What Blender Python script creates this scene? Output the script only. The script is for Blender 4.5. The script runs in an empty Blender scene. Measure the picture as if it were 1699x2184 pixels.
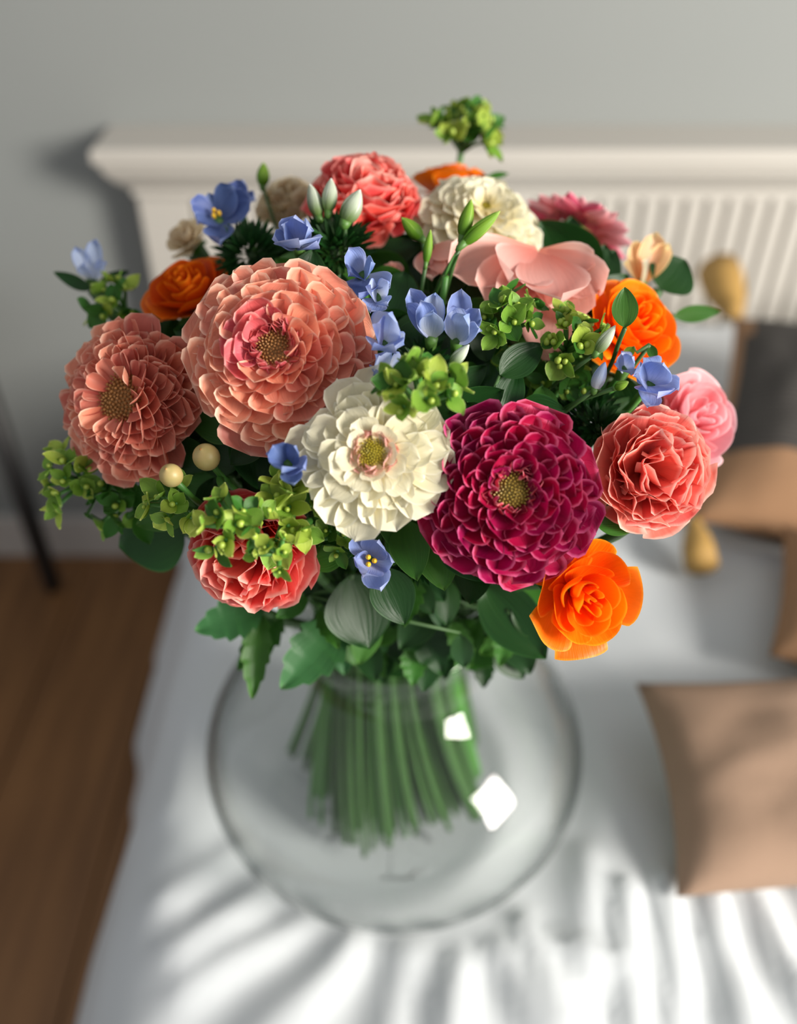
import bpy, math, random
import numpy as np
from mathutils import Vector, Matrix, noise
from mathutils.bvhtree import BVHTree

# ------------------------------------------------------------------ camera, light, exposure
scene = bpy.context.scene
COL = scene.collection
R_ = math.radians
PITCH = R_(40.0)
FPX = 1937.0                       # focal length in pixels of the 1699 x 2184 frame
CAM = Vector((0.0, 0.0, 1.15))
F = Vector((0, math.cos(PITCH), -math.sin(PITCH)))
U = Vector((0, math.sin(PITCH), math.cos(PITCH)))
X = Vector((1, 0, 0))

cam_d = bpy.data.cameras.new('camera')
cam = bpy.data.objects.new('camera', cam_d)
COL.objects.link(cam)
cam.location = CAM
cam.rotation_euler = (R_(90) - PITCH, 0, 0)
cam_d.sensor_fit = 'VERTICAL'
cam_d.sensor_height = 36.0
cam_d.lens = 36.0 * FPX / 2184.0
cam_d.clip_start = 0.02
cam_d.dof.use_dof = True
cam_d.dof.focus_distance = 0.372
cam_d.dof.aperture_fstop = 3.3
scene.camera = cam

world = bpy.data.worlds.new('room_air')
scene.world = world
world.use_nodes = True
bg = world.node_tree.nodes['Background']
bg.inputs[0].default_value = (0.97, 0.98, 1.0, 1)
bg.inputs[1].default_value = 0.46

def area(name, loc, target, sx, sy, power, color):
    d = bpy.data.lights.new(name, 'AREA')
    d.shape = 'RECTANGLE'; d.size = sx; d.size_y = sy; d.energy = power; d.color = color
    o = bpy.data.objects.new(name, d); COL.objects.link(o)
    o.location = loc
    o.rotation_euler = (Vector(target) - Vector(loc)).to_track_quat('-Z', 'Y').to_euler()
    return o
area('window_daylight', (1.88, -0.72, 1.50), (0.0, 0.45, 0.75), 0.72, 0.95, 104, (1.0, 0.95, 0.87))

vs = scene.view_settings
vs.view_transform = 'Standard'; vs.look = 'None'; vs.gamma = 1.0; vs.use_curve_mapping = False
vs.exposure = 0.18
scene.cycles.transparent_max_bounces = 32

# ------------------------------------------------------------------ helpers
rng = random.Random(7)

def lin(r, g, b):
    f = lambda c: (c/255/12.92) if c/255 <= 0.04045 else ((c/255+0.055)/1.055)**2.4
    return (f(r), f(g), f(b), 1.0)

def at(px, py, depth):
    return CAM + depth*(F + X*((px-849.5)/FPX) - U*((py-1092.0)/FPX))

DC = at(850, 830, 0.5)             # heart of the bouquet
def dome_depth(px, py, rad=0.165):
    """depth of the bouquet's domed surface where the line of sight meets it"""
    ox = (px-850)/FPX*0.46; oy = -(py-830)/FPX*0.46
    rr = rad*rad - ox*ox*0.80 - oy*oy*0.85
    d = 0.515 - math.sqrt(max(rr, 0.0006))
    d += 0.50*max(oy, 0) + 0.10*min(oy, 0)
    return d

def facing(r, u, t=1.0):
    return (X*r + U*u - F*t).normalized()

def frame(pos, n, spin=0.0):
    n = n.normalized()
    ref = U if abs(n.dot(U)) < 0.95 else X
    x = ref.cross(n).normalized(); y = n.cross(x)
    M = Matrix((x, y, n)).transposed().to_4x4()
    M = Matrix.Translation(pos) @ M @ Matrix.Rotation(spin, 4, 'Z')
    return M

def tag(o, label=None, cat=None, group=None, kind=None):
    if label: o['label'] = label
    if cat: o['category'] = cat
    if group: o['group'] = group
    if kind: o['kind'] = kind
    return o

def thing(name, M, label, cat, group=None):
    o = bpy.data.objects.new(name, None)
    o.empty_display_size = 0.01
    COL.objects.link(o)
    o.matrix_world = M
    tag(o, label, cat, group)
    o['_m'] = 0
    del o['_m']
    ROOTM[o.name] = M.copy()
    return o
ROOTM = {}

def mesh(name, verts, faces, mat, smooth=True, uvs=None):
    me = bpy.data.meshes.new(name)
    me.from_pydata([tuple(v) for v in verts], [], faces)
    if uvs is not None:
        uv = me.uv_layers.new(name='UVMap')
        for l in me.loops:
            uv.data[l.index].uv = uvs[l.vertex_index]
    if smooth:
        for p in me.polygons: p.use_smooth = True
    if mat is not None: me.materials.append(mat)
    me.update()
    return me

def part(name, me, parent=None, M=None, mat=None):
    o = bpy.data.objects.new(name, me)
    COL.objects.link(o)
    if parent is not None: o.parent = parent
    if M is not None: o.matrix_basis = M
    if mat is not None:
        o.material_slots[0].link = 'OBJECT'; o.material_slots[0].material = mat
    return o

# ------------------------------------------------------------------ materials
def new_mat(name):
    m = bpy.data.materials.new(name); m.use_nodes = True
    nt = m.node_tree; nt.nodes.clear()
    return m, nt, nt.nodes, nt.links

def plain(name, col, rough=0.6, noise_amt=0.0, noise_scale=30, bump=0.0, bump_scale=200, metallic=0.0, spec=0.5, col2=None):
    m, nt, N, L = new_mat(name)
    out = N.new('ShaderNodeOutputMaterial'); p = N.new('ShaderNodeBsdfPrincipled')
    p.inputs['Roughness'].default_value = rough; p.inputs['Metallic'].default_value = metallic
    p.inputs['Specular IOR Level'].default_value = spec
    p.inputs['Base Color'].default_value = col
    tc = N.new('ShaderNodeTexCoord')
    if noise_amt > 0 or col2:
        nz = N.new('ShaderNodeTexNoise'); nz.inputs['Scale'].default_value = noise_scale; nz.inputs['Detail'].default_value = 5
        L.new(tc.outputs['Object'], nz.inputs['Vector'])
        mx = N.new('ShaderNodeMix'); mx.data_type = 'RGBA'
        mx.inputs[6].default_value = col
        mx.inputs[7].default_value = col2 if col2 else tuple(c*(1-noise_amt) for c in col[:3])+(1,)
        L.new(nz.outputs['Fac'], mx.inputs[0]); L.new(mx.outputs[2], p.inputs['Base Color'])
    if bump > 0:
        nb = N.new('ShaderNodeTexNoise'); nb.inputs['Scale'].default_value = bump_scale; nb.inputs['Detail'].default_value = 4
        L.new(tc.outputs['Object'], nb.inputs['Vector'])
        b = N.new('ShaderNodeBump'); b.inputs['Strength'].default_value = bump; b.inputs['Distance'].default_value = 0.002
        L.new(nb.outputs['Fac'], b.inputs['Height']); L.new(b.outputs['Normal'], p.inputs['Normal'])
    L.new(p.outputs[0], out.inputs[0])
    return m

def petal_mat(name, base, mid, edge, edge_w=0.12, transl=0.35, rough=0.45, var=0.10, veins=0.25, tip=0.93):
    """base at the claw, mid over the blade, paler rim; veins run lengthwise; each petal varies a little"""
    m, nt, N, L = new_mat(name)
    out = N.new('ShaderNodeOutputMaterial'); p = N.new('ShaderNodeBsdfPrincipled'); tr = N.new('ShaderNodeBsdfTranslucent')
    mixs = N.new('ShaderNodeMixShader'); mixs.inputs[0].default_value = transl
    p.inputs['Roughness'].default_value = rough; p.inputs['Specular IOR Level'].default_value = 0.3
    uv = N.new('ShaderNodeUVMap'); uv.uv_map = 'UVMap'
    sp = N.new('ShaderNodeSeparateXYZ'); L.new(uv.outputs[0], sp.inputs[0])
    def math_(op, a, b=None, c=None):
        n = N.new('ShaderNodeMath'); n.operation = op
        for i, v in enumerate((a, b, c)):
            if v is None: continue
            if isinstance(v, (int, float)): n.inputs[i].default_value = v
            else: L.new(v, n.inputs[i])
        return n.outputs[0]
    def ramp(v, a, b):
        n = N.new('ShaderNodeMapRange'); n.interpolation_type = 'SMOOTHSTEP'
        n.inputs[1].default_value = a; n.inputs[2].default_value = b
        L.new(v, n.inputs[0]); return n.outputs[0]
    def mix(f, a, b):
        n = N.new('ShaderNodeMix'); n.data_type = 'RGBA'
        L.new(f, n.inputs[0])
        for i, v in ((6, a), (7, b)):
            if isinstance(v, tuple): n.inputs[i].default_value = v
            else: L.new(v, n.inputs[i])
        return n.outputs[2]
    au = math_('ABSOLUTE', math_('MULTIPLY_ADD', sp.outputs[0], 2.0, -1.0))
    e1 = ramp(au, 1-edge_w*1.6, 1.0); e2 = ramp(sp.outputs[1], tip-edge_w*0.5, 1.0)
    e = math_('MAXIMUM', e1, e2)
    e = math_('MULTIPLY', e, ramp(sp.outputs[1], 0.25, 0.6))
    c = mix(ramp(sp.outputs[1], 0.05, 0.75), base, mid)
    # veins
    vz = N.new('ShaderNodeTexNoise'); vz.noise_dimensions = '3D'
    cm = N.new('ShaderNodeCombineXYZ')
    L.new(math_('MULTIPLY', sp.outputs[0], 22.0), cm.inputs[0]); L.new(math_('MULTIPLY', sp.outputs[1], 1.6), cm.inputs[1])
    oi = N.new('ShaderNodeObjectInfo'); L.new(math_('MULTIPLY', oi.outputs['Random'], 50.0), cm.inputs[2])
    L.new(cm.outputs[0], vz.inputs['Vector']); vz.inputs['Scale'].default_value = 1.0
    dark = tuple(x*0.72 for x in mid[:3])+(1,)
    c = mix(math_('MULTIPLY', ramp(vz.outputs['Fac'], 0.45, 0.7), veins), c, dark)
    c = mix(e, c, edge)
    hs = N.new('ShaderNodeHueSaturation')
    L.new(math_('MULTIPLY_ADD', oi.outputs['Random'], var*0.12, 0.5-var*0.06), hs.inputs['Hue'])
    L.new(math_('MULTIPLY_ADD', oi.outputs['Random'], var*2, 1.0-var), hs.inputs['Value'])
    L.new(c, hs.inputs['Color'])
    L.new(hs.outputs[0], p.inputs['Base Color']); L.new(hs.outputs[0], tr.inputs['Color'])
    b = N.new('ShaderNodeBump'); b.inputs['Strength'].default_value = 0.25; b.inputs['Distance'].default_value = 0.001
    L.new(vz.outputs['Fac'], b.inputs['Height']); L.new(b.outputs[0], p.inputs['Normal'])
    L.new(p.outputs[0], mixs.inputs[1]); L.new(tr.outputs[0], mixs.inputs[2]); L.new(mixs.outputs[0], out.inputs[0])
    return m

M_ = {}
M_['peach'] = petal_mat('peach_petal', lin(226, 108, 86), lin(240, 158, 132), lin(250, 206, 182), 0.10, 0.30)
M_['peach_dull'] = petal_mat('dusty_peach_petal', lin(208, 98, 84), lin(228, 140, 120), lin(244, 188, 166), 0.10, 0.30)
M_['peach_rose'] = petal_mat('rosy_peach_petal', lin(190, 60, 72), lin(222, 104, 110), lin(242, 170, 165), 0.10, 0.30)
M_['cream'] = petal_mat('cream_petal', lin(228, 212, 156), lin(232, 226, 198), lin(244, 240, 222), 0.07, 0.35, veins=0.10, var=0.05)
M_['magenta'] = petal_mat('magenta_petal', lin(120, 2, 34), lin(158, 8, 66), lin(216, 96, 140), 0.09, 0.25, var=0.16)
M_['magenta_pale'] = petal_mat('pale_magenta_floret', lin(150, 10, 50), lin(196, 50, 84), lin(236, 150, 160), 0.12, 0.25, var=0.16)
M_['coral'] = petal_mat('coral_petal', lin(230, 78, 72), lin(244, 128, 116), lin(252, 196, 182), 0.10, 0.35)
M_['coral_deep'] = petal_mat('deep_coral_petal', lin(214, 52, 56), lin(238, 98, 92), lin(250, 160, 150), 0.08, 0.35)
M_['pink'] = petal_mat('pale_pink_petal', lin(236, 120, 128), lin(246, 172, 180), lin(252, 210, 214), 0.12, 0.40)
M_['hotpink'] = petal_mat('bright_pink_petal', lin(226, 70, 110), lin(240, 116, 142), lin(250, 180, 190), 0.12, 0.35)
M_['blush'] = petal_mat('blush_petal', lin(230, 144, 126), lin(243, 190, 178), lin(250, 212, 202), 0.10, 0.40, veins=0.15)
M_['apricot'] = petal_mat('apricot_petal', lin(226, 150, 100), lin(240, 194, 150), lin(246, 222, 170), 0.14, 0.40)
M_['orange'] = petal_mat('orange_petal', lin(255, 120, 6), lin(255, 122, 6), lin(255, 158, 32), 0.10, 0.35, veins=0.12)
M_['burnt'] = petal_mat('burnt_orange_petal', lin(206, 62, 6), lin(226, 92, 10), lin(236, 124, 24), 0.10, 0.35, veins=0.3)
M_['blue'] = petal_mat('blue_petal', lin(196, 202, 232), lin(140, 158, 214), lin(178, 190, 232), 0.08, 0.35, veins=0.3)
M_['blue_deep'] = petal_mat('slate_blue_petal', lin(110, 128, 180), lin(98, 118, 174), lin(140, 156, 204), 0.08, 0.3, veins=0.3)
M_['blue_white'] = petal_mat('white_blue_petal', lin(226, 230, 238), lin(190, 204, 236), lin(150, 170, 226), 0.12, 0.4, veins=0.2)
M_['beige'] = petal_mat('beige_petal', lin(206, 178, 130), lin(232, 212, 178), lin(244, 232, 206), 0.10, 0.35)
M_['bud_white'] = petal_mat('white_green_bud', lin(110, 140, 70), lin(200, 210, 190), lin(236, 240, 232), 0.10, 0.3)
M_['bud_green'] = petal_mat('green_bud', lin(86, 136, 30), lin(134, 178, 56), lin(184, 206, 110), 0.10, 0.3)
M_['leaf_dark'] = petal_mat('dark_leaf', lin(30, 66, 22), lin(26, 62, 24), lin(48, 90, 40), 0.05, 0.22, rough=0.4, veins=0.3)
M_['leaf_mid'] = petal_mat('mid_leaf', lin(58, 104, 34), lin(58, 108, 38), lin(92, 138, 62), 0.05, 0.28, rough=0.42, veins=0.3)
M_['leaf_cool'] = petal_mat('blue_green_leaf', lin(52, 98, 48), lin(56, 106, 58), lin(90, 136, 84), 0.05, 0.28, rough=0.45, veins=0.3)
M_['leaf_light'] = petal_mat('light_leaf', lin(96, 140, 40), lin(124, 164, 60), lin(176, 200, 112), 0.07, 0.32, rough=0.42, veins=0.25)
M_['leaf_lime'] = petal_mat('lime_bract', lin(132, 160, 44), lin(172, 192, 80), lin(212, 220, 132), 0.08, 0.35, rough=0.42, veins=0.25)
M_['fern'] = petal_mat('needle_leaf', lin(20, 58, 20), lin(26, 70, 24), lin(44, 96, 36), 0.05, 0.2, rough=0.5)
M_['stem'] = plain('green_stem', lin(78, 138, 54), 0.45, 0.35, 60)
M_['stem_dark'] = plain('dark_stem', lin(56, 94, 38), 0.5, 0.35, 60)
M_['stem_brown'] = plain('woody_stem', lin(74, 62, 38), 0.6, 0.35, 60)
M_['calyx'] = plain('green_calyx', lin(84, 126, 52), 0.5, 0.25, 80)
M_['disc_brown'] = plain('brown_floret', lin(150, 104, 52), 0.6, col2=lin(190, 140, 84), noise_scale=300)
M_['disc_tan'] = plain('tan_floret', lin(176, 124, 70), 0.6, col2=lin(150, 104, 52), noise_scale=300)
M_['disc_olive'] = plain('olive_floret', lin(128, 120, 22), 0.5, col2=lin(196, 176, 50), noise_scale=300)
M_['disc_dark'] = plain('dark_olive_floret', lin(84, 74, 22), 0.5, col2=lin(190, 160, 70), noise_scale=300)
M_['yellow'] = plain('yellow_anther', lin(236, 186, 40), 0.5)
M_['berry'] = plain('cream_berry', lin(196, 160, 112), 0.45, col2=lin(150, 150, 84), noise_scale=120)
M_['greenberry'] = plain('lime_berry', lin(170, 186, 76), 0.4, col2=lin(140, 168, 60), noise_scale=200)

# ------------------------------------------------------------------ petal and leaf meshes (unit length along +Y)
def blade(name, nu, nv, wf, zf, yf=None, mat=None):
    V, Fc, UV = [], [], []
    for j in range(nv+1):
        v = j/nv
        for i in range(nu+1):
            u = -1+2*i/nu
            w = wf(v)
            V.append((u*w, (yf(u, v) if yf else v), zf(u, v)))
            UV.append((i/nu, v))
    for j in range(nv):
        for i in range(nu):
            a = j*(nu+1)+i
            Fc.append((a, a+1, a+nu+2, a+nu+1))
    return mesh(name, V, Fc, mat, True, UV)

def wround(W, claw=0.3, peak=0.68):
    def f(v):
        if v < peak:
            t = v/peak; return W*(claw+(1-claw)*math.sin(t*math.pi/2)**1.2)
        t = (v-peak)/(1-peak); return W*math.sqrt(max(0.0, 1-t*t))*0.999+1e-4
    return f

def woval(W, p=0.8):
    return lambda v: W*max(0.0, math.sin(math.pi*min(max(v, 0), 1)**p))**0.8+0.004

# dahlia petals: scooped spoons, a few variants (width is scaled per piece)
def dahlia_petals(tag_, cup, tipup, ruff=0.03, W=0.5):
    out = []
    for k in range(4):
        a, b = rng.uniform(-1, 1), rng.uniform(0, 6)
        def zf(u, v, a=a, b=b):
            c = cup*(0.85+0.25*a)
            return c*u*u*wround(W)(v)*(0.35+0.65*min(1, v*1.4)) + tipup*max(0, v-0.45)**2*2 - 0.10*math.sin(v*math.pi) + ruff*math.sin(3*u+b)*v*v
        out.append(blade('%s_petal_%d' % (tag_, k), 8, 8, wround(W, 0.35, 0.66+0.05*a), zf))
    return out
PM_BALL = dahlia_petals('scooped', 1.15, 0.12)
PM_TUBE = dahlia_petals('tubular', 1.55, 0.10)
PM_FLAT = dahlia_petals('flat', 0.42, -0.02, 0.05)

# carnation petals: fans with a ruffled, toothed rim
PM_CARN = []
for k in range(6):
    r2 = random.Random(100+k)
    p1, p2, p3 = [r2.uniform(0, 6.28) for _ in range(3)]
    nu = 14
    teeth = [r2.uniform(-0.035, 0.035) for _ in range(nu+1)]
    def zf(u, v, p1=p1, p2=p2, p3=p3):
        return v*v*(0.13*math.sin(4.2*u+p1)+0.07*math.sin(8.5*u+p2)) + 0.10*v**3*math.sin(2*u+p3) - 0.12*math.sin(v*math.pi)
    def yf(u, v, teeth=teeth, nu=nu):
        return v*(1-0.10*u*u*v-0.34*abs(u)**4*v) + 0.8*teeth[int(round((u+1)/2*nu))]*v**6
    PM_CARN.append(blade('ruffled_petal_%d' % k, nu, 8, lambda v: 0.09+0.47*math.sin(min(1, v*1.02)*math.pi/2)**1.25, zf, yf))

# narrow quill petal
PM_QUILL = [blade('quill_petal', 6, 6, woval(0.16, 0.62), lambda u, v: 0.10*u*u+0.1*v*v)]
# ovate petals for blue blossoms
PM_OVATE = []
for k in range(4):
    r2 = random.Random(300+k); a = r2.uniform(0, 6)
    PM_OVATE.append(blade('ovate_petal_%d' % k, 8, 8, wround(0.46, 0.22, 0.62),
        lambda u, v, a=a: 0.24*u*u*v + 0.22*v*v*(1-1.1*v) + 0.05*math.sin(4*u+a)*v*v,
        lambda u, v: v*(1-0.06*math.cos(u*3.1)*v)))
# bud scale / boat
PM_BUD = [blade('bud_petal', 8, 8, woval(0.20, 0.85), lambda u, v: 0.22*u*u*math.sin(min(1, v)*math.pi)**0.6+0.05*v)]

# leaves
def leafmesh(name, W, p, fold, droop, serr=0.0, nteeth=9, wave=0.02, nu=6, nv=14):
    ph = rng.uniform(0, 6)
    def wf(v):
        w = woval(W, p)(v)
        if serr: w *= 1+serr*(((v*nteeth) % 1.0)-0.5)
        return w
    return blade(name, nu, nv, wf, lambda u, v: fold*abs(u)*W - droop*v*v + wave*math.sin(7*v+ph+2*u)*abs(u))
LM_OVAL = [leafmesh('oval_leaf_%d' % k, 0.30, 0.85, 0.25, d) for k, d in enumerate((0.05, 0.18, 0.3))]
LM_ROUND = [leafmesh('round_leaf', 0.42, 0.9, 0.12, 0.10)]
LM_SERR = [leafmesh('toothed_leaf_%d' % k, 0.30, 0.75, 0.3, d, 0.30, 5, 0.03, 6, 30) for k, d in enumerate((0.05, 0.15, 0.28))]
LM_LONG = [leafmesh('long_leaf_%d' % k, 0.20, 0.8, 0.3, d) for k, d in enumerate((0.02, 0.15))]
LM_BRACT = [leafmesh('bract_%d' % k, w, 0.95, 0.35, d, nu=4, nv=6) for k, (w, d) in enumerate(((0.34, -0.1), (0.40, 0.05), (0.30, -0.2)))]
LM_NEEDLE = [leafmesh('needle', 0.07, 0.8, 0.4, 0.1, nu=2, nv=4)]

def ball_mesh(name, mat, sx=1, sy=1, sz=1, nu=12, nv=8, tipp=0.0):
    V, Fc = [], []
    for j in range(nv+1):
        th = math.pi*j/nv
        for i in range(nu):
            a = 2*math.pi*i/nu
            V.append((sx*math.sin(th)*math.cos(a), sy*math.sin(th)*math.sin(a), sz*math.cos(th)+(tipp if j == 0 else 0)))
    for j in range(nv):
        for i in range(nu):
            Fc.append((j*nu+i, (j+1)*nu+i, (j+1)*nu+(i+1) % nu, j*nu+(i+1) % nu))
    return mesh(name, V, Fc, mat)

def tube(name, pts, radii, mat, sides=8):
    """a closed tube along pts"""
    V, Fc = [], []
    n = len(pts); prev = None
    for k in range(n):
        t = (pts[min(k+1, n-1)]-pts[max(k-1, 0)]).normalized()
        if prev is None:
            ref = Vector((0, 0, 1)) if abs(t.z) < 0.9 else Vector((1, 0, 0))
            a = t.cross(ref).normalized()
        else:
            a = (prev-t*prev.dot(t)).normalized()
        prev = a; b = t.cross(a)
        r = radii[k] if isinstance(radii, (list, tuple)) else radii
        for i in range(sides):
            an = 2*math.pi*i/sides
            V.append(pts[k]+a*(r*math.cos(an))+b*(r*math.sin(an)))
    for k in range(n-1):
        for i in range(sides):
            Fc.append((k*sides+i, k*sides+(i+1) % sides, (k+1)*sides+(i+1) % sides, (k+1)*sides+i))
    Fc.append(tuple(range(sides-1, -1, -1))); Fc.append(tuple((n-1)*sides+i for i in range(sides)))
    return mesh(name, V, Fc, mat)

def bez(p0, p1, p2, p3, n):
    out = []
    for i in range(n+1):
        t = i/n; s = 1-t
        out.append(p0*(s**3)+p1*(3*s*s*t)+p2*(3*s*t*t)+p3*(t**3))
    return out

# ------------------------------------------------------------------ the setting
BED_Z = 0.52
WALL_Y = 1.257
VASE = Vector((-0.003, 0.408, BED_Z))

def box_mesh(name, x0, x1, y0, y1, z0, z1, mat, bev=0.0):
    import bmesh
    bm = bmesh.new(); bmesh.ops.create_cube(bm, size=1.0)
    for v in bm.verts:
        v.co = Vector(((x0+x1)/2+v.co.x*(x1-x0), (y0+y1)/2+v.co.y*(y1-y0), (z0+z1)/2+v.co.z*(z1-z0)))
    if bev > 0: bmesh.ops.bevel(bm, geom=bm.edges[:], offset=bev, segments=2, affect='EDGES', profile=0.6)
    me = bpy.data.meshes.new(name); bm.to_mesh(me); bm.free()
    me.materials.append(mat)
    return me

m_wall = plain('grey_painted_plaster', lin(140, 143, 141), 0.85, 0.06, 3, 0.15, 300)
m_white = plain('white_painted_wood', lin(186, 181, 173), 0.5, 0.03, 8, 0.05, 150)
m_base = plain('grey_skirting_paint', lin(190, 184, 178), 0.55, 0.03, 8)

wo = part('wall_back', box_mesh('wall_back', -3, 3.2, WALL_Y, WALL_Y+0.12, 0, 2.7, m_wall)); tag(wo, kind='structure')
bo = part('baseboard_back', box_mesh('baseboard_back', -3, 3.2, WALL_Y-0.016, WALL_Y+0.01, 0, 0.09, m_base, 0.004)); tag(bo, kind='structure')

# wooden floor, planks are parts of the floor
def wood_mat():
    m, nt, N, L = new_mat('brown_floor_wood')
    out = N.new('ShaderNodeOutputMaterial'); p = N.new('ShaderNodeBsdfPrincipled'); p.inputs['Roughness'].default_value = 0.5
    tc = N.new('ShaderNodeTexCoord'); mp = N.new('ShaderNodeMapping'); mp.inputs['Scale'].default_value = (14, 1.2, 14)
    L.new(tc.outputs['Object'], mp.inputs[0])
    oi = N.new('ShaderNodeObjectInfo')
    nz = N.new('ShaderNodeTexNoise'); nz.noise_dimensions = '4D'; nz.inputs['Scale'].default_value = 3; nz.inputs['Detail'].default_value = 6
    L.new(mp.outputs[0], nz.inputs['Vector'])
    mu = N.new('ShaderNodeMath'); mu.operation = 'MULTIPLY'; mu.inputs[1].default_value = 30; L.new(oi.outputs['Random'], mu.inputs[0]); L.new(mu.outputs[0], nz.inputs['W'])
    cr = N.new('ShaderNodeValToRGB'); cr.color_ramp.elements[0].color = lin(112, 76, 44); cr.color_ramp.elements[1].color = lin(150, 106, 64)
    cr.color_ramp.elements[0].position = 0.3; cr.color_ramp.elements[1].position = 0.75
    L.new(nz.outputs['Fac'], cr.inputs[0]); L.new(cr.outputs[0], p.inputs['Base Color']); L.new(p.outputs[0], out.inputs[0])
    return m
m_wood = wood_mat()
fo = part('floor', box_mesh('floor', -3, 3.2, -2.5, WALL_Y+0.12, -0.08, -0.012, plain('floor_base', lin(60, 40, 24), 0.8))); tag(fo, kind='structure')
plank_me = box_mesh('plank', -0.0885, 0.0885, -2.5, WALL_Y-0.001, -0.012, 0.0, m_wood, 0.0012)
for i in range(16):
    part('plank', plank_me, fo, Matrix.Translation((-1.75+i*0.18, 0, 0)))

# ------------------------------------------------------------------ bed with ribbed headboard
HB_L, HB_R = -0.348, 1.30
HB_F, HB_B = 1.195, WALL_Y-0.0165
HB_T = 0.732
bed = thing('bed', Matrix.Translation((0.48, 0.3, 0)), 'bed with white ribbed headboard against the grey wall', 'bed')
bi = ROOTM[bed.name].inverted()
hb = part('headboard', box_mesh('headboard', HB_L, HB_R, HB_F+0.012, HB_B, 0.0, HB_T, m_white, 0.003), bed, bi)
hb['label'] = 'white painted headboard with a moulded cap'
# moulded cap: rectangle rings that step out under a flat shelf
prof = [(0.0, -0.055), (0.004, -0.055), (0.004, -0.046), (0.010, -0.040), (0.020, -0.030), (0.028, -0.018), (0.031, -0.010), (0.031, -0.004),
        (0.036, -0.004), (0.038, -0.001), (0.038, 0.013), (0.035, 0.016), (0.0, 0.016)]
V, Fc = [], []
for (o_, dz) in prof:
    for (sx, sy) in ((0, 0), (1, 0), (1, 1), (0, 1)):
        V.append(((HB_L-o_) if sx == 0 else (HB_R+o_), (HB_F-o_) if sy == 0 else WALL_Y-0.0005, HB_T+dz+0.02))
for k in range(len(prof)-1):
    for i in range(4):
        Fc.append((k*4+i, k*4+(i+1) % 4, (k+1)*4+(i+1) % 4, (k+1)*4+i))
k = (len(prof)-1)*4; Fc.append((k, k+1, k+2, k+3)); Fc.append((3, 2, 1, 0))
cap = part('headboard_cap', mesh('headboard_cap', V, Fc, m_white, False), bed, bi)
part('frieze_rail', box_mesh('frieze_rail', HB_L, HB_R, HB_F, HB_F+0.02, 0.690, HB_T, m_white, 0.002), hb)
part('stile', box_mesh('stile', HB_L, HB_L+0.07, HB_F, HB_F+0.02, 0.0, 0.695, m_white, 0.002), hb)
slat_me = box_mesh('slat', -0.0115, 0.0115, HB_F+0.002, HB_F+0.016, 0.42, 0.692, m_white, 0.004)
xs = HB_L+0.07+0.016
while xs < HB_R-0.02:
    part('slat', slat_me, hb, Matrix.Translation((xs, 0, 0))); xs += 0.0287
part('mattress', box_mesh('mattress', -0.175, 1.165, -0.85, HB_F, 0.25, BED_Z-0.03, plain('mattress_ticking', lin(225, 225, 222), 0.8), 0.03), bed, bi)
part('bed_base', box_mesh('bed_base', -0.19, 1.17, -0.84, HB_F, 0.0, 0.25, plain('bed_base_cloth', lin(150, 140, 130), 0.9), 0.01), bed, bi)

# crumpled white bed cover: one cloth, its folds are real ridges
def on_bed(px, py, drop=CAM.z-BED_Z):
    d = F + X*((px-849.5)/FPX) - U*((py-1092.0)/FPX)
    return CAM + d*(drop/-d.z)
RIDGES = []
def ridge(p0, p1, w0, w1, h):
    a, b = on_bed(*p0), on_bed(*p1); RIDGES.append((a.x, a.y, b.x, b.y, w0, w1, h))
for (p0, p1, w0, w1, h) in [
    ((1330, 1880), (1390, 2230), .008, .014, .013), ((1400, 1870), (1490, 2230), .007, .014, .014), ((1480, 1870), (1620, 2230), .007, .014, .014),
    ((1560, 1880), (1780, 2200), .008, .016, .015), ((1660, 1890), (1900, 2120), .008, .014, .012), ((1230, 1800), (1270, 2100), .012, .018, .009),
    ((1120, 1960), (1240, 2240), .010, .016, .014), ((1060, 2030), (1180, 2260), .014, .018, .012), ((975, 2050), (930, 2240), .010, .018, .012),
    ((745, 2010), (520, 2250), .012, .020, .013), ((640, 1975), (400, 2120), .010, .012, .009), ((850, 2030), (810, 2240), .016, .012, .010),
    ((560, 1890), (380, 2040), .012, .016, .010), ((500, 1790), (360, 1900), .012, .016, .008), ((1180, 2010), (1330, 2060), .008, .010, .010),
    ((420, 1500), (350, 1700), .014, .018, .008), ((1260, 1500), (1300, 1750), .014, .020, .006)]:
    ridge(p0, p1, w0, w1, h)
def wrinkle(x, y):
    z = 0.0; x0, y0 = x, y
    x += 0.018*noise.noise(Vector((x0*7, y0*7, 1.3)))+0.006*noise.noise(Vector((x0*24, y0*24, 5.3)))
    y += 0.018*noise.noise(Vector((x0*7, y0*7, 9.1)))
    for (ax, ay, bx, by, w0, w1, h) in RIDGES:
        dx, dy = bx-ax, by-ay; L2 = dx*dx+dy*dy
        t = ((x-ax)*dx+(y-ay)*dy)/L2
        if t < -0.5 or t > 1.5: continue
        tc = min(max(t, 0), 1)
        px_, py_ = ax+dx*tc, ay+dy*tc
        d = math.hypot(x-px_, y-py_)
        w = w0+(w1-w0)*tc
        end = math.exp(-max(0, t-1)*6)*math.exp(-max(0, -t)*9)
        if d < 3*w: z += 0.72*h*math.exp(-(d/w)**2*1.4)*end
    z += 0.006*noise.noise(Vector((x*9, y*9, 3.1)))+0.0025*noise.noise(Vector((x*28+y*10, y*16, 7.7)))
    z += 0.005*noise.noise(Vector((x0*16, y0*16, 4.4)))
    r = math.hypot(x0-VASE.x, y0-VASE.y)
    f = min(max((r-0.075)/0.06, 0), 1); f = f*f*(3-2*f)
    return z*f
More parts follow.
